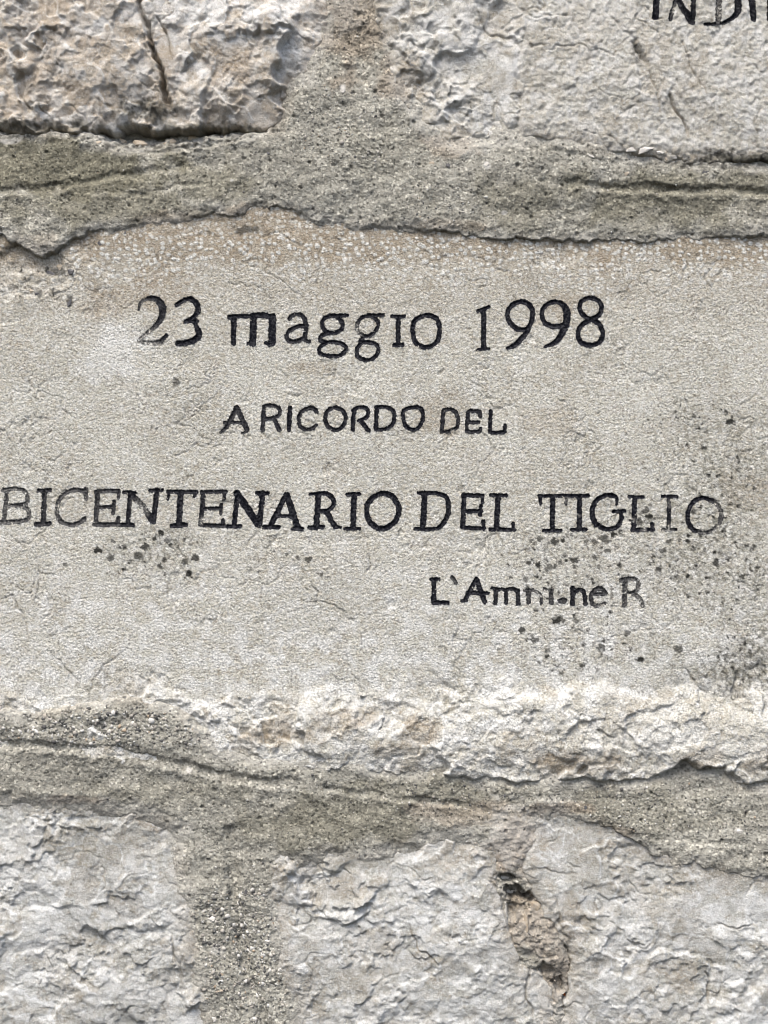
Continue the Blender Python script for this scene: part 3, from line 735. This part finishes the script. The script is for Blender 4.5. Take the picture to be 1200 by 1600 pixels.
def build_B():
    poly = [(592, -260), (1460, -260), (1460, 258), (1200, 256), (1100, 258), (1050, 256), (1010, 250), (960, 242), (900, 232), (830, 220), (800, 216), (760, 236), (705, 240), (662, 205), (632, 150), (612, 95), (594, 30), (590, -100)]
    def flat(x, y): return sstep(806, 826, x + gn(x / 20, y / 20, 9) * 5)
    return rough_stone('B', poly, (580, -220, 1420, 275), M_RT, "cream block half rough and half tooled, at upper right",
        [(610, 60, 3), (660, 60, 8), (720, 60, 11), (740, 150, 9), (780, 60, 8), (785, 170, 5), (830, 60, 10), (830, 180, 9), (850, 100, 10), (1000, 100, 10), (1150, 150, 10), (1200, 20, 10), (1100, 235, 6), (900, 215, 7), (700, 210, 5), (650, 160, 4), (1350, 100, 12)],
        (6.0, 6.0, 3.0, 0.7, 0.4), 400, 1.0, 24, 4, smooth=[(790, 150, 25, 80)],
        cracks=[([(988, 70), (995, 85), (1008, 105)], 9, 6), ([(1008, 105), (1020, 140), (1030, 180)], 3, 2), ([(1065, 70), (1075, 110), (1100, 150)], 2.2, 1.4), ([(1040, 150), (1060, 185), (1075, 215)], 4, 4), ([(745, 25), (765, 55), (795, 65)], 3, 2)],
        pat=[(640, 140, 40, 70, .8), (700, 220, 60, 30, .7), (620, 30, 30, 40, .5), (760, 40, 40, 30, .5), (905, 80, 40, 50, .35), (1020, 110, 40, 80, .4), (1080, 120, 30, 60, .4), (940, 200, 60, 30, .35)],
        pale=[(710, 60, 100, 80, .9), (795, 140, 30, 100, .95), (700, 150, 60, 50, .8), (930, 236, 70, 10, .9), (1050, 210, 60, 30, .5), (1150, 120, 70, 60, .35)],
        dark=[(995, 85, 14, 22, .8), (1120, 245, 60, 12, .85), (1195, 250, 30, 12, .8), (1100, 20, 90, 40, .2)], moss=[(1160, 252, 90, 12, .6)], flat=flat, carve=True, pale0=0.65, pat0=0.25, ext=lambda x, y: 10 * (1 - sstep(640, 700, x)),
        step=lambda x, y: -3.5 * (1 - sstep(808, 817, x + gn(x / 20, y / 20, 9) * 4)) * sstep(620, 760, x) + 3.0 * np.exp(-((x - 800 + gn(x / 20, y / 20, 9) * 4) / 13) ** 2) * sstep(20, 90, y))

def build_D():
    poly = [(-260, 1228), (0, 1230), (130, 1236), (240, 1250), (300, 1270), (303, 1340), (308, 1430), (318, 1520), (334, 1600), (342, 1860), (-260, 1860)]
    return rough_stone('D', poly, (-220, 1220, 360, 1820), M_LO, "whitish rough block at lower left below the pebbly mortar",
        [(0, 1270, 1), (0, 1400, 7), (150, 1280, 1), (150, 1400, 6), (250, 1300, 0), (270, 1450, 5), (150, 1560, 8), (300, 1560, 2), (0, 1600, 8), (-150, 1500, 7)],
        (5.0, 3.8, 2.0, 0.6, 0.3), 500, 1.35, 30, 4, smooth=[(140, 1330, 80, 30)],
        cracks=[([(70, 1490), (85, 1515)], 2, 2), ([(270, 1460), (275, 1490), (285, 1520)], 3, 3), ([(180, 1420), (190, 1440)], 2, 1.5)],
        pat=[(95, 1250, 50, 18, .7), (235, 1275, 30, 26, .9), (90, 1300, 50, 30, .4), (180, 1320, 70, 40, .35)],
        pale=[(40, 1380, 100, 60, .75), (200, 1440, 110, 60, .6), (60, 1500, 90, 50, .65), (200, 1560, 110, 50, .6), (280, 1440, 30, 50, .5)],
        dark=[(140, 1335, 60, 40, .28), (200, 1400, 50, 50, .25), (150, 1240, 30, 8, .5), (220, 1580, 60, 40, .25), (110, 1450, 60, 40, .15)], moss=[(150, 1320, 70, 45, .25), (180, 1590, 80, 40, .25)], pat0=0.3, pale0=0.42, hollows=[(110, 1300, 60, 30, 1.5), (160, 1490, 60, 40, 2.5)], ext=lambda x, y: 14.0 + 0 * x)

def build_E():
    poly = [(424, 1322), (520, 1318), (600, 1308), (690, 1285), (748, 1286), (780, 1320), (780, 1372), (796, 1440), (812, 1496), (846, 1518), (866, 1550), (872, 1600), (868, 1860), (458, 1860), (452, 1590), (432, 1505), (416, 1430), (414, 1380)]
    return rough_stone('E', poly, (405, 1275, 890, 1820), M_LO, "whitish rough block at bottom centre beside the brown cavity",
        [(470, 1370, 3), (600, 1340, 1), (700, 1320, 1), (560, 1420, 8), (660, 1420, 7), (760, 1380, 6), (480, 1480, 6), (600, 1540, 9), (740, 1480, 8), (700, 1590, 9), (830, 1560, 4), (470, 1590, 4)],
        (5.0, 3.6, 1.9, 0.6, 0.3), 600, 1.4, 30, 4, smooth=[(530, 1390, 50, 26)],
        cracks=[([(770, 1380), (785, 1410), (790, 1440)], 3, 5), ([(640, 1440), (655, 1480), (680, 1500)], 2.5, 2.5), ([(825, 1505), (822, 1540), (830, 1590)], 3, 3)],
        pat=[(520, 1385, 70, 30, .6), (700, 1330, 80, 30, .55), (640, 1320, 60, 20, .45), (780, 1340, 20, 50, .7), (560, 1510, 60, 40, .3), (850, 1540, 20, 40, .5)],
        pale=[(680, 1420, 100, 60, .8), (560, 1450, 80, 60, .6), (600, 1580, 110, 50, .7), (470, 1400, 40, 40, .5), (760, 1480, 60, 70, .75), (740, 1580, 60, 50, .6)],
        dark=[(640, 1470, 30, 20, .25), (780, 1375, 14, 12, .7), (750, 1590, 40, 20, .2)], moss=[(560, 1345, 80, 16, .25)], pat0=0.3, pale0=0.42, hollows=[(530, 1395, 60, 30, 2.0), (630, 1500, 50, 40, 2.0)], ext=lambda x, y: 18 * (1 - sstep(1380, 1420, y)) * (1 - sstep(720, 750, x)))

def build_F():
    poly = [(822, 1255), (860, 1250), (940, 1262), (1000, 1290), (1040, 1325), (1085, 1330), (1140, 1345), (1200, 1350), (1460, 1352), (1460, 1860), (872, 1860), (874, 1600), (884, 1548), (888, 1500), (866, 1450), (834, 1400), (810, 1358), (818, 1310)]
    return rough_stone('F', poly, (800, 1245, 1420, 1820), M_LO, "pale weathered block at lower right with a flaked hollow",
        [(840, 1285, -1), (900, 1295, 0), (930, 1330, 3), (1000, 1360, 3), (1150, 1390, 5), (850, 1360, 3), (900, 1420, 6), (940, 1520, 8), (1050, 1450, 7), (1150, 1500, 8), (1050, 1560, 7), (1200, 1600, 8), (900, 1580, 5), (1350, 1500, 8)],
        (4.2, 3.0, 1.6, 0.55, 0.3), 700, 1.4, 30, 4, smooth=[(880, 1330, 60, 60), (1130, 1410, 90, 40), (920, 1400, 60, 30)],
        cracks=[([(1102, 1515), (1108, 1535), (1102, 1560)], 3, 3), ([(830, 1350), (850, 1360), (900, 1362)], 2, 1.2), ([(1120, 1440), (1150, 1450), (1180, 1440)], 2.2, 2), ([(868, 1400), (872, 1440), (890, 1470)], 3, 2)],
        pat=[(900, 1340, 90, 50, .3), (960, 1390, 60, 60, .4), (1060, 1520, 40, 40, .65), (880, 1440, 40, 60, .75), (1000, 1320, 90, 26, .55), (1100, 1365, 90, 16, .5), (840, 1300, 26, 60, .7), (900, 1560, 50, 30, .4)],
        pale=[(1150, 1420, 110, 50, .7), (1000, 1460, 90, 60, .65), (960, 1560, 90, 60, .75), (1160, 1560, 90, 60, .6), (880, 1350, 50, 40, .5)],
        dark=[(1040, 1510, 14, 30, .25), (1095, 1520, 14, 30, .25), (940, 1600, 30, 20, .4), (1000, 1350, 40, 18, .2)], moss=[(1060, 1520, 45, 40, .12), (930, 1370, 60, 50, .15)], pat0=0.22, pale0=0.42, hollows=[(1055, 1515, 40, 30, 1.4), (1095, 1520, 20, 40, 1.8), (950, 1420, 60, 40, 1.5)], ext=lambda x, y: 18 * sstep(835, 870, x) * (1 - sstep(1400, 1440, y)))

for f in (build_C, build_A, build_B, build_D, build_E, build_F):
    st = f()
    STONES[st['key']] = st
    hh = np.where(st['d'] > -6, st['h'], -60.0)
    HALL[st['sl']] = np.maximum(HALL[st['sl']], hh)

# ------------------------------------------------------------------ mortar
def mortar(key, poly, box, level, grooves, seed, label, steep, pat=(), moss=(), pale=(), dark=(), coarse=(), rubble=(), hollows=()):
    sl = sub(*box); x = GXX[sl]; y = GYY[sl]
    d = poly_sd(x + gn(x / 16, y / 16, seed) * 5 + gn(x / 6, y / 6, seed + 1) * 2.0, y + gn(x / 16, y / 16, seed + 2) * 5 + gn(x / 6, y / 6, seed + 3) * 2.0, poly)
    h = idw(x, y, level)
    cs = np.zeros_like(x)
    for b in coarse: cs = np.maximum(cs, blob(x, y, *b[:4], seed + 4, 0.35, 35) * b[4])
    h = h + fbm(x / 120, y / 80, seed + 5, 4) * 1.8 + fbm(x / 30, y / 27, seed + 6, 4) * 1.4
    f1, f2, cid, _, _ = worley(x / 5.4, y / 5.0, seed + 7)
    h = h + (0.5 - f1) * (0.95 + 1.3 * cs) * (0.3 + RND[5][cid]) + gn(x / 2.6, y / 2.6, seed + 8) * 0.35
    rb = np.zeros_like(x)
    for b in rubble: rb = np.maximum(rb, blob(x, y, *b[:4], seed + 34 + int(b[0]), 0.4, 30) * b[4])
    h = h + rb * (facets(x, y, 17, seed + 35, 1.2)[0] * 4.0 + facets(x, y, 8.5, seed + 36)[0] * 1.8)
    hol = spots(x, y, 15, seed + 9, 0.30, 0.06, 0.24)
    h = h - hol * 1.6
    for pts, w, dp, lip in grooves:
        wob = gn(x / 40, y / 40, seed + 10) * 4 + gn(x / 14, y / 14, seed + 13) * 3 + gn(x / 6, y / 6, seed + 12) * 2
        dd, t_ = line_d(x + wob, y + wob, pts)
        k = np.sin(np.pi * np.clip(t_, 0.03, 0.97)) ** 0.35 * (0.6 + 0.4 * sstep(-0.5, 0.3, gn(x / 45, y / 45, seed + 31)))
        h = h - 0.95 * dp * k * (1 - sstep(w * 0.15, w, dd))
        d2, _ = line_d(x + wob, y + wob - lip, pts)
        h = h + 0.36 * dp * k * (1 - sstep(0, w * 1.2, d2)) * (lip != 0)
    for b in hollows: h = h - sstep(0.1, 0.7, blob(x, y, *b[:4], seed + 37 + int(b[0]), 0.5, 16)) * b[4]
    inner = sstep(0, 14, d)
    h = h - (1 - inner) * 1.8
    sp = steep(x, y)
    h = np.where(d < 0, np.maximum(h + d * (0.22 + 3.0 * sp) - np.clip(-d - 22, 0, 99) * 1.5, -26), h)
    n1 = fbm(x / 60, y / 60, seed + 14, 4)
    def acc(L, sc):
        o = np.zeros_like(x)
        for b in L: o = np.maximum(o, blob(x, y, *b[:4], seed + 20 + int(b[0]), 0.45, sc) * b[4])
        return o
    P, G, W, D = acc(pat, 40), acc(moss, 50), acc(pale, 16), acc(dark, 18)
    W = np.maximum(W, (1 - sstep(-2, 16, d + n1 * 16)) * 0.28)
    D = D * sstep(-0.6, 0.4, fbm(x / 9, y / 9, seed + 15, 3))
    P = np.maximum(P, (1 - sstep(2, 16, d)) * sstep(0.0, 0.5, n1) * 0.18)
    # darker with depth, where the joint is hollow
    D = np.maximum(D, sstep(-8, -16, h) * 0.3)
    return dict(key=key, sl=sl, h=h, d=d, label=label, at=dict(patina=P, moss=G, pale=W, lichen_and_dark=np.maximum(D, hol * 0.35)), coarse=cs)  # the small pits are tinted darker too

MU = mortar('U', MORTAR_UP, (-220, -220, 1420, 420),
    [(0, 300, 3), (0, 232, -1), (20, 378, 5), (65, 390, 6), (200, 330, 4), (300, 300, 3), (300, 240, 0), (200, 250, 0), (250, 218, -1), (150, 215, -1), (350, 210, -1), (380, 290, 4), (430, 230, 5), (530, 250, 8), (530, 180, 7), (500, 140, 6), (550, 110, 4), (550, 50, 0), (550, -120, -1),
     (600, 315, 6), (600, 345, 3), (720, 360, 3), (400, 320, 3), (230, 345, 2.5), (700, 300, 6), (740, 250, 6), (650, 230, 6), (800, 225, 8), (900, 240, 7), (900, 340, 5), (1000, 275, 3), (1000, 365, 3.5), (1200, 280, 2), (1200, 340, 5), (1350, 340, 5), (-150, 320, 5)],
    [([(-260, 306), (0, 298), (80, 294), (160, 279), (230, 270), (310, 254)], 10, 3.4, 9), ([(130, 304), (230, 301), (320, 286)], 6, 1.8, 6), ([(850, 286), (960, 292), (1050, 298), (1200, 300), (1460, 301)], 10, 4.6, 10),
     ([(780, 222), (900, 244), (1000, 262)], 8, 1.0, 0), ([(168, 230), (240, 240), (310, 228), (440, 206)], 6, 2.0, 6)], 800,
    "grey-green mortar bed above the inscription, with trowelled grooves", lambda x, y: np.maximum(sstep(290, 310, y) * np.interp(x, [-220, 120, 170, 300, 340, 440, 480, 640, 720, 1000, 1060, 1420], [1, 1, .04, .04, .8, .8, .05, .08, .9, .9, .25, .6]), 0.22 * (1 - sstep(430, 460, x)) * (1 - sstep(240, 260, y))),
    pat=[(555, 40, 60, 110, .6), (620, 120, 40, 50, .6), (700, 232, 60, 22, .5), (380, 335, 60, 18, .5), (60, 390, 80, 30, .3), (300, 345, 120, 16, .4), (690, 355, 100, 12, .4)],
    moss=[(100, 270, 260, 60, .95), (150, 320, 200, 40, .7), (1050, 310, 260, 60, .75), (330, 290, 90, 40, .6), (800, 320, 120, 50, .5), (600, 240, 90, 60, .25), (560, 60, 50, 60, .2)],
    pale=[(535, 143, 6, 9, .9), (363, 283, 5, 4, .9), (760, 260, 6, 6, .9), (787, 334, 5, 4, .9), (15, 220, 20, 6, .7), (542, 20, 30, 40, .25)],
    dark=[(240, 226, 110, 10, .75), (60, 212, 110, 12, .6), (60, 292, 90, 9, .6), (420, 196, 24, 12, .6), (1050, 292, 160, 7, .6), (1120, 258, 90, 10, .7), (1000, 298, 140, 5, .4)],  # the long thin strips paint the shade of the trowelled grooves
    coarse=[(540, 210, 100, 90, .5), (30, 370, 80, 40, .3), (700, 320, 120, 60, .3)],
    rubble=[(250, 212, 200, 20, .8), (60, 205, 120, 16, .7), (1120, 256, 120, 12, .5), (555, 60, 60, 80, .4), (620, 140, 40, 60, .4)])

ML = mortar('L', MORTAR_LO, (-220, 1070, 1420, 1820),
    [(0, 1130, 9), (100, 1125, 9), (210, 1110, 9), (300, 1150, 9), (0, 1165, 5), (0, 1200, 6), (200, 1205, 6), (300, 1235, 6), (400, 1200, 7), (450, 1250, 6), (520, 1195, 8), (500, 1280, 5), (600, 1300, 6), (600, 1230, 5), (700, 1230, 4), (700, 1285, 4),
     (800, 1240, 4), (860, 1255, 6), (920, 1270, 6), (900, 1235, 3), (1000, 1260, 5), (1000, 1300, 7), (1150, 1330, 8), (1150, 1240, 3), (1080, 1205, 1), (1300, 1300, 7), (100, 1240, 6), (250, 1260, 6), (370, 1330, 6), (330, 1400, 6), (400, 1400, 6), (380, 1500, 6), (430, 1560, 6), (340, 1590, 6), (400, 1700, 6),
     (800, 1300, 5), (795, 1345, 4), (800, 1385, 1), (815, 1412, 0), (835, 1450, 5), (860, 1485, 5), (860, 1525, 2), (872, 1560, 2), (875, 1650, 1), (-150, 1200, 6)],
    [([(-260, 1158), (0, 1161), (100, 1165), (200, 1177), (290, 1195), (360, 1211), (430, 1219), (500, 1221)], 11, 4.2, 10), ([(420, 1226), (520, 1232), (620, 1245), (720, 1256), (790, 1272)], 8, 2.2, 8),
     ([(362, 1300), (366, 1400), (378, 1470), (396, 1540), (416, 1600), (445, 1860)], 15, 7.5, 0), ([(880, 1300), (1000, 1305), (1120, 1315), (1300, 1318)], 7, 1.2, 0)], 900,
    "grey mortar bed below the inscription, running down between the lower blocks", lambda x, y: np.maximum(np.maximum(sstep(900, 1010, x) * sstep(1270, 1300, y) * 0.5, 0.25 * (1 - sstep(300, 350, x)) * (1 - sstep(1150, 1180, y))), 0.5 * sstep(760, 780, x) * (1 - sstep(890, 920, x)) * sstep(1350, 1375, y)),
    pat=[(800, 1320, 50, 60, .9), (830, 1440, 60, 80, .75), (870, 1520, 40, 60, .75), (740, 1270, 120, 26, .5), (870, 1262, 60, 12, .6), (110, 1248, 60, 10, .6), (960, 1300, 60, 14, .5), (880, 1450, 40, 40, .5)],
    moss=[(550, 1280, 160, 60, .6), (250, 1235, 150, 30, .35), (1000, 1270, 160, 50, .4), (700, 1235, 160, 40, .5), (450, 1290, 100, 50, .5), (835, 1450, 50, 60, .4)],
    pale=[(800, 1310, 60, 70, .55), (835, 1455, 60, 60, .30), (870, 1500, 40, 60, .25), (876, 1580, 30, 60, .45), (297, 1202, 6, 5, .9), (1152, 1296, 7, 6, .9), (345, 1480, 16, 12, .5), (420, 1470, 9, 8, .6), (490, 1193, 6, 5, .8)],
    dark=[(515, 1322, 26, 10, .6), (240, 1185, 120, 8, .45), (400, 1215, 90, 7, .5), (805, 1385, 20, 26, .7), (1080, 1200, 60, 8, .6), (470, 1285, 9, 6, .8), (945, 1300, 50, 6, .6), (870, 1500, 24, 40, .3)],  # the two long strips put the groove's shade into the colour
    rubble=[(830, 1450, 60, 90, .85), (800, 1390, 40, 40, .8), (870, 1540, 40, 70, .7), (800, 1320, 40, 50, .3)],
    hollows=[(793, 1372, 12, 12, 12), (806, 1396, 20, 16, 16), (828, 1402, 13, 10, 10), (800, 1425, 10, 16, 6), (852, 1512, 16, 12, 8), (872, 1535, 10, 18, 8), (884, 1560, 8, 14, 6)],
    coarse=[(150, 1130, 260, 46, 1.0), (380, 1480, 110, 160, .9), (1000, 1260, 260, 60, .35), (700, 1240, 140, 40, .4)])

HM = np.full((NY, NX), -60.0, np.float32)
for m in (MU, ML):
    HM[m['sl']] = np.maximum(HM[m['sl']], m['h'])

def cells(mask):          # vertex mask -> cells with any such corner
    return mask[:-1, :-1] | mask[1:, :-1] | mask[:-1, 1:] | mask[1:, 1:]
def grow(k, n=2):
    for _ in range(n):
        g = k.copy()
        g[1:] |= k[:-1]; g[:-1] |= k[1:]; g[:, 1:] |= k[:, :-1]; g[:, :-1] |= k[:, 1:]
        k = g
    return k

OBJ = {}
for key, st in STONES.items():
    sl = st['sl']
    vis = (st['h'] > HM[sl] - 1.0) & (st['d'] > -3)
    keep = grow(cells(vis), 2) & cells(st['d'] > -5)
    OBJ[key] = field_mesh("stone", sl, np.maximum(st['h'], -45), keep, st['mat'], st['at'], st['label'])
for m in (MU, ML):
    sl = m['sl']
    vis = (m['h'] > HALL[sl] - 1.0)
    keep = grow(cells(vis), 2)
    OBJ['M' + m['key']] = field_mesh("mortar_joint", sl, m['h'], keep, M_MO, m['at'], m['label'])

# ------------------------------------------------------------------ painted letters: a film of paint lying in each cut, worn through in places
HTOP = np.maximum(HALL, HM)
def sample(px, py):
    i = np.clip(np.searchsorted(PX, px) - 1, 0, NX - 2); j = np.clip(np.searchsorted(PY, py) - 1, 0, NY - 2)
    fx = (px - PX[i]) / (PX[i + 1] - PX[i]); fy = (py - PY[j]) / (PY[j + 1] - PY[j])
    a, b, c, d = HTOP[j, i], HTOP[j, i + 1], HTOP[j + 1, i], HTOP[j + 1, i + 1]
    return a * (1 - fx) * (1 - fy) + b * fx * (1 - fy) + c * (1 - fx) * fy + d * fx * fy

STEP = 0.75
def build_letter(L, k):
    x0, y0, x1, y1 = letter_box(L, 1)
    x1 = min(x1, 1400); y0 = max(y0, -210)
    xs = np.arange(x0, x1, STEP); ys = np.arange(y0, y1, STEP)
    X, Y = np.meshgrid(xs, ys)
    sd = stroke_sd(X, Y, L['strokes'])
    sd = sd + gn(X / 7.0, Y / 7.0, 11) * 0.9 + gn(X / 2.6, Y / 2.6, 12) * 0.9
    hl = sample(X, Y)
    wear = np.full(X.shape, L['wear'])
    for (cx, cy, r, kk) in L['spots']:
        wear = np.maximum(wear, L['wear'] + kk * (1 - sstep(0.3, 1.1, np.hypot(X - cx, Y - cy) / r)))
    g = gn(X / 2.9, Y / 2.9, 13) * 0.6 + gn(X / 6.5, Y / 6.5, 14) * 0.35 + gn(X / 1.7, Y / 1.7, 15) * 0.25
    on = (sd < 0.9) & (g < 0.62 - 1.25 * wear + 0.20 * sstep(0, -3, sd) * (1 - 2 * np.minimum(wear, 0.5)))
    keep = on[:-1, :-1] & on[1:, 1:]
    if keep.sum() < 4: return
    use = np.zeros(X.shape, bool)
    use[:-1, :-1] |= keep; use[1:, :-1] |= keep; use[:-1, 1:] |= keep; use[1:, 1:] |= keep
    idx = np.full(X.shape, -1, np.int64); idx[use] = np.arange(use.sum())
    co = np.stack([wx(X[use]), -(hl[use] + 0.32) * 0.001, wz(Y[use])], 1)
    J, I = np.nonzero(keep)
    q = np.stack([idx[J, I], idx[J + 1, I], idx[J + 1, I + 1], idx[J, I + 1]], 1)
    ch = L['char']
    nm = "digit" if ch.isdigit() else ("punctuation_mark" if not ch.isalpha() else "letter")
    me = bpy.data.meshes.new(nm)
    me.vertices.add(len(co)); me.vertices.foreach_set('co', co.astype(np.float32).ravel())
    me.loops.add(q.size); me.loops.foreach_set('vertex_index', q.astype(np.int32).ravel())
    me.polygons.add(len(q)); me.polygons.foreach_set('loop_start', np.arange(0, q.size, 4, dtype=np.int32))
    me.polygons.foreach_set('use_smooth', np.ones(len(q), bool))
    me.update(calc_edges=True)
    fa = me.attributes.new('fade', 'FLOAT', 'POINT')
    fv = np.clip((wear - 0.03) * 1.5 * (0.3 + 1.5 * sstep(-0.4, 0.5, g)), 0, 0.75)
    fa.data.foreach_set('value', fv[use].astype(np.float32))
    me.materials.append(M_PAINT)
    o = bpy.data.objects.new(nm, me); C.objects.link(o)
    o.parent = OBJ[L['stone']]
for k, L in enumerate(LETTERS):
    build_letter(L, k)

# ------------------------------------------------------------------ aggregate: pebbles showing in the mortar
rng = np.random.RandomState(11)
def ico():
    bm = bmesh.new(); bmesh.ops.create_icosphere(bm, subdivisions=1, radius=1.0)
    v = np.array([p.co[:] for p in bm.verts]); f = np.array([[q.index for q in p.verts] for p in bm.faces])
    bm.free(); return v, f
IV, IF = ico()
def pebbles(m, n, name):
    sl = m['sl']; x = GXX[sl]; y = GYY[sl]
    cand = rng.rand(n * 12, 2)
    bx0, bx1, by0, by1 = max(x.min(), -60), min(x.max(), 1260), max(y.min(), -60), min(y.max(), 1660)
    px = bx0 + cand[:, 0] * (bx1 - bx0); py = by0 + cand[:, 1] * (by1 - by0)
    i = np.searchsorted(PX, px) - 1; j = np.searchsorted(PY, py) - 1
    jj, ii = j - sl[0].start, i - sl[1].start
    ok = (m['h'][jj, ii] > HALL[j, i] + 0.5) & (m['d'][jj, ii] > 3)
    pc = m['coarse'][jj, ii]
    ok &= rng.rand(len(px)) < (0.16 + 0.84 * pc)
    px, py, pc = px[ok][:n], py[ok][:n], pc[ok][:n]
    h = sample(px, py)
    V, F, T = [], [], []
    for k in range(len(px)):
        r = (0.50 + 0.75 * rng.rand() ** 2.2 + (0.2 + 2.1 * rng.rand() ** 2.8) * pc[k]) * 0.001
        sc = r * (0.65 + 0.7 * rng.rand(3))
        v = IV * (0.55 + 0.8 * rng.rand(len(IV), 1)) * sc
        a = rng.rand() * 6.28; ca, sa = math.cos(a), math.sin(a)
        v = np.stack([v[:, 0] * ca - v[:, 2] * sa, v[:, 1], v[:, 0] * sa + v[:, 2] * ca], 1)
        v = v + np.array([wx(px[k]), -h[k] * 0.001 + r * 0.55, wz(py[k])])
        V.append(v); F.append(IF + k * len(IV))
        u = rng.rand() if rng.rand() < 0.35 + pc[k] else 0.4 * rng.rand()
        tone = u * 0.25 if u < 0.30 else (0.45 + 0.2 * rng.rand() if u < 0.62 else (0.72 if u < 0.66 else 0.83 + 0.17 * rng.rand()))
        T.append(np.full(len(IV), tone))
    V = np.concatenate(V); F = np.concatenate(F); T = np.concatenate(T)
    me = bpy.data.meshes.new(name)
    me.vertices.add(len(V)); me.vertices.foreach_set('co', V.astype(np.float32).ravel())
    me.loops.add(F.size); me.loops.foreach_set('vertex_index', F.astype(np.int32).ravel())
    me.polygons.add(len(F)); me.polygons.foreach_set('loop_start', np.arange(0, F.size, 3, dtype=np.int32))
    me.update(calc_edges=True)
    a = me.attributes.new('tone', 'FLOAT', 'POINT'); a.data.foreach_set('value', T.astype(np.float32))
    me.materials.append(M_PEB)
    o = bpy.data.objects.new(name, me); C.objects.link(o)
    o.parent = OBJ['M' + m['key']]
    o["kind"] = "stuff"; o["label"] = "small white, grey and dark pebbles set in the mortar"
pebbles(MU, 1500, "pebble_aggregate")
pebbles(ML, 3200, "pebble_aggregate")

# ------------------------------------------------------------------ single chips one can pick out
def rock(name, px, py, rx, ry, mat, parent, seed, out=0.35, rot=0.0, flat=0.6):
    r = random.Random(seed)
    bm = bmesh.new()
    for _ in range(11):
        a = r.uniform(0, 6.283); e = math.asin(r.uniform(-1, 1)); q = r.uniform(0.8, 1.0)
        X = math.cos(a) * math.cos(e) * rx * S * q; Z = math.sin(a) * math.cos(e) * ry * S * q; Y = math.sin(e) * flat * min(rx, ry) * S * q
        c, s = math.cos(rot), math.sin(rot)
        bm.verts.new((X * c - Z * s, Y, X * s + Z * c))
    res = bmesh.ops.convex_hull(bm, input=bm.verts)
    bmesh.ops.delete(bm, geom=[g for g in res['geom_interior'] if isinstance(g, bmesh.types.BMVert)], context='VERTS')
    me = bpy.data.meshes.new(name); bm.to_mesh(me); bm.free()
    me.materials.append(mat)
    o = bpy.data.objects.new(name, me); C.objects.link(o); o.parent = parent
    h = float(sample(np.array([px], np.float32), np.array([py], np.float32))[0])
    o.location = (wx(px), -h * 0.001 + 0.35 * flat * min(rx, ry) * S, wz(py))
    return o
UM, LM, CS = OBJ['MU'], OBJ['ML'], OBJ['C']
for k, (px, py, rx, ry, mt, pa, rot) in enumerate([
        (985, 236, 16, 7, M_CHW, UM, .1), (1008, 234, 18, 9, M_CHW, UM, .5), (1030, 240, 9, 6, M_CHW, UM, -.3), (1050, 247, 10, 6, M_CHW, UM, .2), (995, 246, 7, 5, M_CHW, UM, 1), (920, 246, 12, 3, M_CHW, UM, -.3), (1038, 250, 6, 4, M_CHT, UM, 0),
        (1098, 273, 10, 8, M_CHD, UM, 0), (700, 260, 6, 5, M_CHD, UM, 0), (674, 258, 6, 4, M_CHT, UM, .4), (760, 260, 5, 5, M_CHW, UM, 0), (535, 143, 5, 7, M_CHW, UM, .3), (420, 242, 5, 4, M_CHD, UM, 0), (978, 273, 5, 4, M_CHT, UM, 0),
        (150, 222, 12, 8, M_CHT, UM, .2), (185, 214, 10, 7, M_CHT, UM, 0), (215, 220, 14, 8, M_CHT, UM, -.3), (262, 217, 12, 7, M_CHT, UM, .2), (300, 210, 14, 7, M_CHT, UM, .1), (345, 211, 12, 6, M_CHD, UM, 0), 
        (195, 362, 5, 5, M_CHD, UM, 0), (156, 380, 5, 5, M_CHD, CS, 0),
        (74, 427, 15, 6, M_CHD, CS, -.2), (93, 417, 8, 7, M_CHT, CS, 0), (112, 424, 8, 9, M_CHD, CS, .4), (60, 462, 8, 8, M_CHD, CS, 0), (108, 474, 3, 10, M_CHD, CS, -.4), (48, 455, 6, 6, M_CHT, CS, 0),
        (316, 1478, 4, 4, M_CHW, LM, 0), (297, 1202, 5, 4, M_CHW, LM, 0), (332, 1433, 7, 6, M_CHW, LM, .3), (420, 1470, 10, 8, M_CHW, LM, .3), (398, 1450, 5, 4, M_CHW, LM, 0), (440, 1512, 6, 5, M_CHW, LM, 0), (1152, 1297, 7, 5, M_CHW, LM, -.3), (915, 1260, 6, 6, M_CHD, LM, 0),
        (788, 1240, 5, 5, M_CHD, LM, 0), (385, 1390, 5, 7, M_CHD, LM, .2), (335, 1590, 5, 5, M_CHW, LM, 0), (398, 1590, 8, 6, M_CHW, LM, 0), (345, 1545, 6, 5, M_CHT, LM, 0), (800, 1400, 14, 10, M_CHW, LM, .6), (790, 1378, 9, 7, M_CHW, LM, -.4), (835, 1415, 14, 9, M_CHT, LM, -.5), (818, 1440, 14, 20, M_CHT, LM, .2)]):
    rock("stone_chip", px, py, rx, ry, mt, pa, 40 + k, rot=rot)
rock("rust_flake", 884, 1556, 8, 4, M_RUST, LM, 5, rot=-.5)
